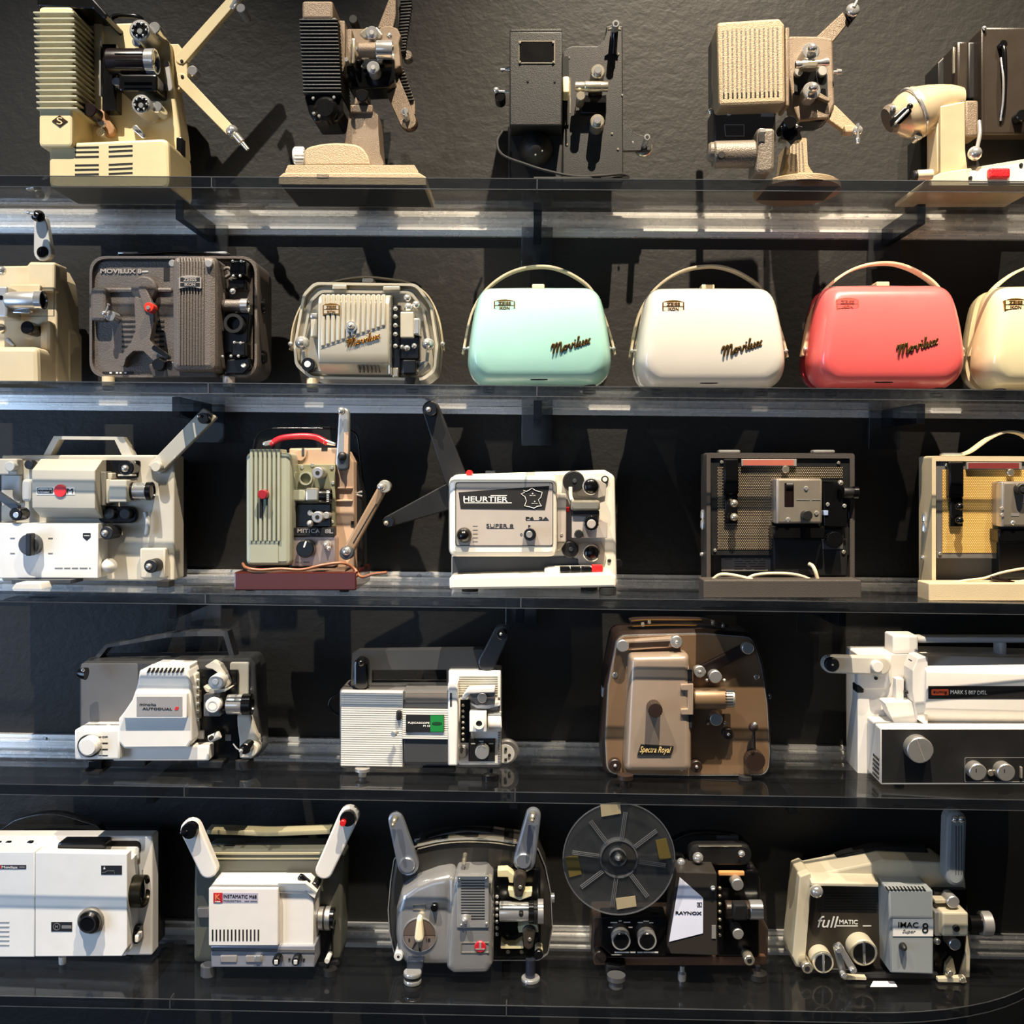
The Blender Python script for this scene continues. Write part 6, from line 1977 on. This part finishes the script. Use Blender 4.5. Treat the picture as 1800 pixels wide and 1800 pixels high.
for (a, b_) in (((1320, 730), (1310, 850)), ((1400, 1190), (1396, 1310))):
    arm('sprocket_arm', mt('graphite_brown', (66, 58, 50), 0.4, 0.4), *a, *b_, 58, 40, 0.034, 0.02, 0.003)
    cyl('sprocket_pin', NICKEL, (a[0] + b_[0]) / 2 + 8, (a[1] + b_[1]) / 2 + 10, 16, 0.036, 0.006)
screws(NICKEL, 18, 0.004, (1215, 1370), (1335, 1370))
for (a, b_, r0, r1, dd) in (((334, 608), (224, 212), 94, 66, 0), ((1360, 572), (1436, 180), 98, 68, 1)):
    arm('reel_arm', ARMG, *a, *b_, r0, r1, 0.012, 0.014, 0.004)
    cyl('arm_pivot', ARMG, a[0] - 8, a[1], 70, 0.018, 0.01)
s = rod('spindle', NICKEL, 226, 190, 198, 262, [(0, 26), (.4, 24), (.5, 14), (.9, 18), (1, 10)], 0.022, 0.05)
s = rod('spindle', NICKEL, 1434, 160, 1424, 222, [(0, 30), (.4, 26), (.5, 14), (.9, 18), (1, 10)], 0.022, 0.05)
rod('top_stud', NICKEL, 838, 510, 826, 585, [(0, 20), (.5, 16), (.6, 22), (1, 16)], 0.0, 0.03)
rod('side_latch', CHROME, 1570, 890, 1622, 890, [(0, 12), (.5, 12), (.52, 42), (1, 42)], -0.03)
cyl('clear_knob', LGREY, 250, 1410, 40, 0.04, 0.05)
cyl('knob_bore', DARK, 250, 1410, 12, 0.0405, 0.004)
s = cyl('corner_knob', CRM, 1486, 1360, 36, 0.02, 0.02)
cyl('black_knob', BLACK, 1486, 1395, 38, 0.03, 0.03)
poly('front_leg', mt('dark_blue_steel', (60, 66, 80), 0.25, 0.7), [(325, 1448), (475, 1448), (462, 1560), (318, 1560)], 0.058, 0.05, 0.002)
for j, (ya, m_, r_) in enumerate(((1535, CHROME, 82), (1568, RUB, 74), (1600, CHROME, 80), (1632, RUB, 74))):
    hdisc('front_foot_ring', m_, 376, ya, ya + 34 if j < 3 else 1720, r_, 0.066, 1.0)
foot('right_foot', mt('dark_blue_steel', (60, 66, 80), 0.25, 0.7), 1412, 1430, 44, 0.03)
hdisc('right_foot_base', CHROME, 1414, 1585, 1680, 84, 0.03, 1.0)
foot('rear_foot', RUB, 376, 1450, 60, -0.06)
foot('rear_foot', RUB, 1412, 1450, 60, -0.06)

# --- dark projector carrying the clear reel
DBR = mt('dark_brown_plastic', (52, 42, 36), 0.35)
thing('cinema_projector', 'dark brown projector with white angular name plate and twin ringed knobs', 'projector', 5, (970, 1390, 4.5), 1020, 0.165,
      group='film projectors on the shelves')
poly('lower_body', DBR, fillet([(318, 985), (1640, 960), (1718, 1100), (1712, 1340), (1640, 1392), (400, 1388), (310, 1300)], 40), -0.012, 0.06, 0.005)
poly('upper_body', BLK, fillet([(960, 590), (1600, 590), (1650, 700), (1660, 1100), (930, 1100)], 30), -0.014, 0.055, 0.004)
strip('carrying_handle', BLACK, [(960, 400), (1100, 350), (1300, 345), (1470, 372), (1560, 430)], -0.05, 0.02, 16)
box('handle_plate', MGREY, 1312, 358, 1478, 394, -0.035, 0.01, 0.001)
poly('top_arm', BLK, rr(1080, 428, 1580, 594, 80), 0.0, 0.02, 0.004)
box('arm_trim', NICKEL, 1160, 436, 1505, 446, 0.0015, 0.004, 0.001)
for (x, y, r) in ((1156, 530, 44), (1022, 566, 34), (1500, 498, 28)):
    ball('arm_knob', CHROME, x, y, r, 0.012)
arm('supply_arm', BLK, 1000, 560, 530, 540, 60, 40, -0.03, 0.012, 0.003)
cp = poly('control_panel', BLACK, fillet([(392, 1002), (905, 990), (905, 1304), (470, 1304), (392, 1232)], 12), 0.03, 0.04, 0.002)
for x in (549, 755):
    s = ring('knob_ring', ALU, x, 1188, 74, 62, 0.05, 0.02, cp)
    cyl('knob', BLACK, x, 1188, 62, 0.051, 0.02, cp)
    poly('knob_tick', WINK, [(x - 4, 1098), (x + 4, 1098), (x + 3, 1116), (x - 3, 1116)], 0.0306, 0.001, 0, cp)
for t_ in ((465, 1036, 52, 'oooooo'), (568, 1034, 54, 'oooooo'), (446, 1074, 34, 'oooo'), (606, 1074, 32, 'oooo'), (680, 1036, 40, 'oooo'), (724, 1026, 44, 'ooooo'), (770, 1038, 34, 'ooo'), (530, 1024, 22, 'oo')):
    text('dial_text', LGREY, t_[3], t_[0], t_[1], t_[0] + t_[2], t_[1] + 14, 0.0303, p=cp)
for (x0, x1) in ((496, 612), (620, 718), (724, 842)):
    text('dial_text', LGREY, 'ooo ooo' if x0 > 612 and x0 < 700 else 'oooooo', x0, 1268, x1, 1290, 0.0303, p=cp)
lh = poly('lamp_cover', mt('black_brown_panel', (46, 42, 38), 0.4), fillet([(988, 640), (1305, 650), (1312, 1306), (942, 1292), (915, 1230)], 12), 0.05, 0.06, 0.004)
lb = poly('name_plate', mt('lavender_white', (214, 218, 236), 0.35), [(1012, 686), (1197, 848), (1197, 1128), (928, 1196)], 0.0512, 0.003, 0.0003)
text('lettering', INK, 'RAYNOX', 978, 954, 1186, 980, 0.0514, bold=0.02, p=lb)
frame('logo_box', INK, [(1148, 884), (1188, 884), (1188, 920), (1148, 920)], [(1152, 888), (1184, 888), (1184, 916), (1152, 916)], 0.0516, 0.001, lb)
text('logo_letter', INK, 'R', 1158, 891, 1178, 913, 0.0514, p=lb)
box('mechanism', BLACK, 1310, 640, 1640, 1310, 0.0, 0.02, 0.003)
box('film_trim', mt('orange_bar', (206, 148, 92), 0.4), 1320, 642, 1526, 676, 0.01, 0.008, 0.002)
for (x, y, r) in ((1470, 746, 48), (1475, 1136, 44)):
    cyl('sprocket', STEEL, x, y, r, 0.03, 0.04)
for j in range(7):
    ball('gate_pin', NICKEL, 1328, 770 + j * 62, 15, 0.02)
ball('gate_pin', WHITE, 1275, 770, 20, 0.056)
lens(940, 0.02, [(1370, 1560, 72, DBR), (1560, 1662, 76, CHROME)])
box('lens_clamp', BLK, 1440, 905, 1550, 1030, 0.085, 0.02, 0.003)
box('small_label', GINK, 1265, 1066, 1298, 1170, 0.0515, 0.002, 0)
box('lower_trim', mt('copper_trim', (104, 76, 60), 0.4, 0.4), 330, 1312, 1700, 1384, 0.0, 0.02, 0.004)
cyl('thumb_screw', DBR, 385, 1320, 52, 0.02, 0.025)
s = cyl('lower_spindle', NICKEL, 1565, 1345, 42, 0.03, 0.035)
cyl('spindle_bore', BLK, 1565, 1345, 20, 0.0308, 0.004, s)
box('foot_mount', BLK, 428, 1384, 588, 1470, 0.03, 0.04, 0.003)
foot('front_foot', mt('foot_steel', (124, 126, 130), 0.25, 0.75), 510, 1455, 74, 0.05, flare=.8)
foot('middle_foot', CHROME, 1032, 1384, 34, 0.02, neck=.6)
foot('right_foot', BLK, 1630, 1384, 74, 0.012, neck=.3)
foot('rear_foot', RUB, 510, 1380, 60, -0.06)
foot('rear_foot', RUB, 1630, 1380, 60, -0.06)

# --- the clear reel
thing('film_reel', 'large clear plastic film reel with taped rim hung on the dark brown projector', 'film reel', 5, (970, 1390, 4.5), 530, 0.222)
RC = clear('clear_styrene', (0.93, 0.935, 0.94), 0.08, 1.35, (0.32, 0.34, 0.36), 0.03)
RL = clear('styrene_edge', (0.55, 0.56, 0.58), 0.1, 1.5, (0.4, 0.41, 0.43), 0.16)
cx, cy = 531, 540
for d in (0.012, 0.0, ):
    fl_ = poly('flange', RC, circ(cx, cy, 444, 56), d, 0.0012, 0)
    frame('flange_rim', RL, circ(cx, cy, 446, 56), circ(cx, cy, 438, 56), d + 0.0006, 0.0026, fl_)
frame('hub', RL, circ(cx, cy, 152, 36), circ(cx, cy, 140, 36), 0.014, 0.015)
frame('hub_core', RL, circ(cx - 8, cy - 10, 70, 28), circ(cx - 8, cy - 10, 62, 28), 0.0155, 0.016)
hb = poly('hub_sector', mt('smoke_sector', (44, 42, 40), 0.4), [(cx, cy)] + [(cx + 136 * math.cos(a), cy - 136 * math.sin(a)) for a in [-0.9 + 2.3 * i / 12 for i in range(13)]], 0.0125, 0.001, 0)
rod('spindle', CHROME, cx - 8, cy - 15, cx - 4, cy - 12, [(0, 14), (.6, 14), (.62, 28), (.8, 26), (.85, 14), (1, 10)], -0.03, 0.03)
for i in range(8):
    a = math.radians(8 + i * 45)
    ca, sa = math.cos(a), math.sin(a)
    nx, ny = -sa, ca
    for q in (-13, 0, 13):
        rod('spoke', RL, cx + ca * 158 + nx * q, cy + sa * 158 + ny * q, cx + ca * 374 + nx * q, cy + sa * 374 + ny * q, [(0, 4.5), (1, 4.5)], 0.0135, seg=8)
TP = mt('masking_tape', (148, 136, 108), 0.6)
TY = mt('yellowed_tape', (82, 70, 24), 0.6)
for (m_, pts) in ((TP, [(384, 104), (540, 92), (548, 180), (392, 206)]), (TP, [(505, 852), (660, 832), (670, 914), (516, 940)]),
                  (TY, [(820, 392), (905, 375), (945, 530), (852, 550)]), (TY, [(106, 526), (205, 508), (236, 660), (140, 685)])):
    poly('tape', m_, pts, 0.0137, 0.0008, 0)

# --- grey and cream projector at the right end
BLG = mt('blue_grey_enamel', (150, 156, 158), 0.4, 0.1)
CRE = mt('cream_alloy', (204, 195, 170), 0.38, 0.15)
thing('cinema_projector', 'cream and blue-grey projector with an upright fluted arm', 'projector', 5, (1370, 1400, 4.186), 780, 0.15,
      group='film projectors on the shelves')
poly('dust_cover', BLK, fillet([(205, 550), (480, 440), (700, 385), (1080, 372), (1150, 490), (1140, 700), (205, 700)], 30), -0.06, 0.03, 0.006)
bd = poly('body', CRE, fillet([(155, 580), (215, 555), (240, 580), (690, 488), (770, 468), (1215, 486), (1370, 600), (1400, 1000), (1392, 1330), (240, 1280), (120, 1255), (95, 1180)], 20), -0.014, 0.07, 0.005)
poly('left_border', CRE, fillet([(150, 590), (232, 560), (238, 640), (188, 1255), (130, 1245), (95, 1180)], 14), 0.0, 0.02, 0.004)
xprism('top_ramp', CRE, 236, 730, [(560, -0.016), (640, 0.012), (662, 0.012), (662, -0.016)], 0.001)
bp_ = poly('front_panel', mt('dark_brown_panel', (50, 44, 36), 0.4), [(236, 660), (732, 660), (800, 1300), (186, 1250)], -0.010, 0.006, 0.001)
for j in range(7):
    box('panel_groove', BLK, 330, 712 + j * 20, 728, 716 + j * 20, -0.0096, 0.001, 0, bp_)
text('lettering', WINK, 'full', 280, 880, 435, 966, -0.0098, shear=0.25, p=bp_)
text('lettering', WINK, 'MATIC', 441, 908, 577, 940, -0.0098, bold=0.01, p=bp_)
box('lettering_line', WINK, 420, 950, 577, 956, -0.0095, 0.001, 0, bp_)
box('lettering_line', WINK, 614, 950, 676, 956, -0.0095, 0.001, 0, bp_)
for (x, y, r) in ((624, 1152, 100), (325, 1226, 80)):
    s = cyl('control_knob', CRE, x, y, r, 0.022, 0.032, None, 0.06)
    cyl('knob_face', BLK, x, y, r * .86, 0.0228, 0.004, s)
    poly('knob_bar', CHROME, [(x - r * .1, y - r * .84), (x + r * .1, y - r * .84), (x + r * .14, y + r * .84), (x - r * .06, y + r * .84)], 0.026, 0.005, 0.001, s)
arm('lever', STEEL, 428, 1118, 476, 1322, 24, 24, 0.035, 0.008, 0.002)
arm('lever', CHROME, 446, 1105, 548, 1285, 20, 26, 0.045, 0.008, 0.002)
for q in ((438, 1135), (478, 1322), (545, 1288)):
    cyl('lever_pin', CHROME, *q, 20, 0.05, 0.012)
cb = poly('centre_block', BLG, [(804, 690), (1132, 690), (1136, 1312), (816, 1300)], 0.045, 0.06, 0.003)
for j in range(11):
    x = 788 + j * 27
    poly('vent_slot', DARK, [(x - 12, 664), (x, 664), (x + 22, 694), (x + 8, 694)], 0.0455, 0.002, 0, cb)
lb = box('name_plate', OFFW, 836, 905, 1132, 1030, 0.0462, 0.002, 0.0003, cb)
text('lettering', INK, 'IMAC', 874, 924, 1022, 966, 0.0465, bold=0.01, p=lb)
text('lettering', GINK, 'Super', 905, 978, 1002, 1010, 0.0465, shear=0.3, p=lb)
text('lettering', INK, '8', 1050, 930, 1096, 1006, 0.0465, p=lb)
dome('switch', BLK, 905, 1100, 28, 0.046, 0.014)
box('mechanism', BLACK, 1134, 690, 1384, 1315, 0.0, 0.02, 0.003)
for (x, y, r) in ((1281, 780, 46), (1295, 1092, 44)):
    cyl('sprocket', ALU, x, y, r, 0.03, 0.03)
box('film_guide', CRE, 1145, 760, 1225, 790, 0.02, 0.02, 0.002)
rbox('lens_block', CRE, 1200, 856, 1392, 1032, 18, 0.04, 0.05, 0.006)
cyl('lens_pin', BLK, 1306, 976, 24, 0.046, 0.01)
lens(934, 0.01, [(1390, 1478, 64, BLACK), (1478, 1552, 88, ALU)])
rbox('gate', CHROME, 1145, 850, 1200, 1030, 12, 0.03, 0.03, 0.004)
ball('gate_pin', CHROME, 1160, 1065, 26, 0.03)
arm('reel_arm', BLG, 1300, 590, 1312, 185, 72, 72, 0.024, 0.03, 0.006)
for x in (1296, 1316, 1336):
    box('arm_flute', MGREY, x, 215, x + 6, 575, 0.0246, 0.002, 0)
for x in (1292, 1338):
    ball('spindle', CHROME, x, 168, 26, 0.034)
ball('upper_spindle', CHROME, 272, 697, 50, 0.012)
s = cyl('lower_spindle', NICKEL, 210, 1266, 42, 0.03, 0.05)
cyl('spindle_bore', DARK, 206, 1270, 20, 0.0308, 0.004, s)
frame('buckle', NICKEL, [(122, 728), (146, 722), (142, 832), (118, 836)], [(127, 735), (140, 730), (137, 824), (123, 828)], -0.02, 0.006)
poly('right_frame', CRE, fillet([(1384, 1020), (1410, 1020), (1402, 1330), (1376, 1376), (1320, 1340), (1372, 1150)], 10), 0.004, 0.02, 0.003)
poly('front_stand', CRE, fillet([(470, 1322), (640, 1330), (640, 1352), (500, 1348)], 4), 0.03, 0.01, 0.001)
poly('front_stand', CRE, fillet([(1168, 1340), (1370, 1330), (1380, 1372), (1168, 1368)], 6), 0.03, 0.01, 0.001)
poly('stand_leg', CRE, fillet([(1230, 1240), (1275, 1180), (1300, 1300), (1250, 1340), (1220, 1330)], 10), 0.014, 0.01, 0.002)
for q in ((486, 1330), (1352, 1355), (1262, 1306)):
    cyl('stand_pin', NICKEL, *q, 22, 0.036, 0.012)
box('under_plate', BLK, 560, 1300, 1170, 1345, 0.02, 0.06, 0.002)
foot('front_foot', BLK, 1300, 1330, 26, 0.02)
foot('front_foot', BLK, 520, 1320, 26, 0.02)
foot('rear_foot', BLK, 300, 1270, 40, -0.05)
foot('rear_foot', BLK, 1330, 1300, 40, -0.05)

# --- slip of paper under it
pp = bpy.data.objects.new('paper_slip', None)
T.ox, T.oy, T.s = 1370, 1400, 4.186
me = bpy.data.meshes.new('paper_slip')
P4 = []
for (x, y) in ((690, 1358), (845, 1358), (868, 1400), (668, 1400)):
    r = ray(x / T.s + T.ox, y / T.s + T.oy)
    P4.append(CAM + r * ((SHELF_Z[4] + 0.0006 - CAM.z) / r.z))
ce = sum(P4, Vector()) / 4
vv = [tuple(p - ce) for p in P4] + [(p.x - ce.x, p.y - ce.y, p.z - ce.z - 0.0004) for p in P4]
me.from_pydata(vv, [], [(0, 1, 2, 3), (7, 6, 5, 4), (0, 4, 5, 1), (1, 5, 6, 2), (2, 6, 7, 3), (3, 7, 4, 0)])
me.materials.append(mt('white_paper', (214, 216, 222), 0.7))
po = bpy.data.objects.new('paper_slip', me)
C.objects.link(po)
po.location = ce
po['label'] = 'small white paper slip on the lowest shelf under the cream and blue-grey projector'
po['category'] = 'paper'
bpy.data.objects.remove(pp)
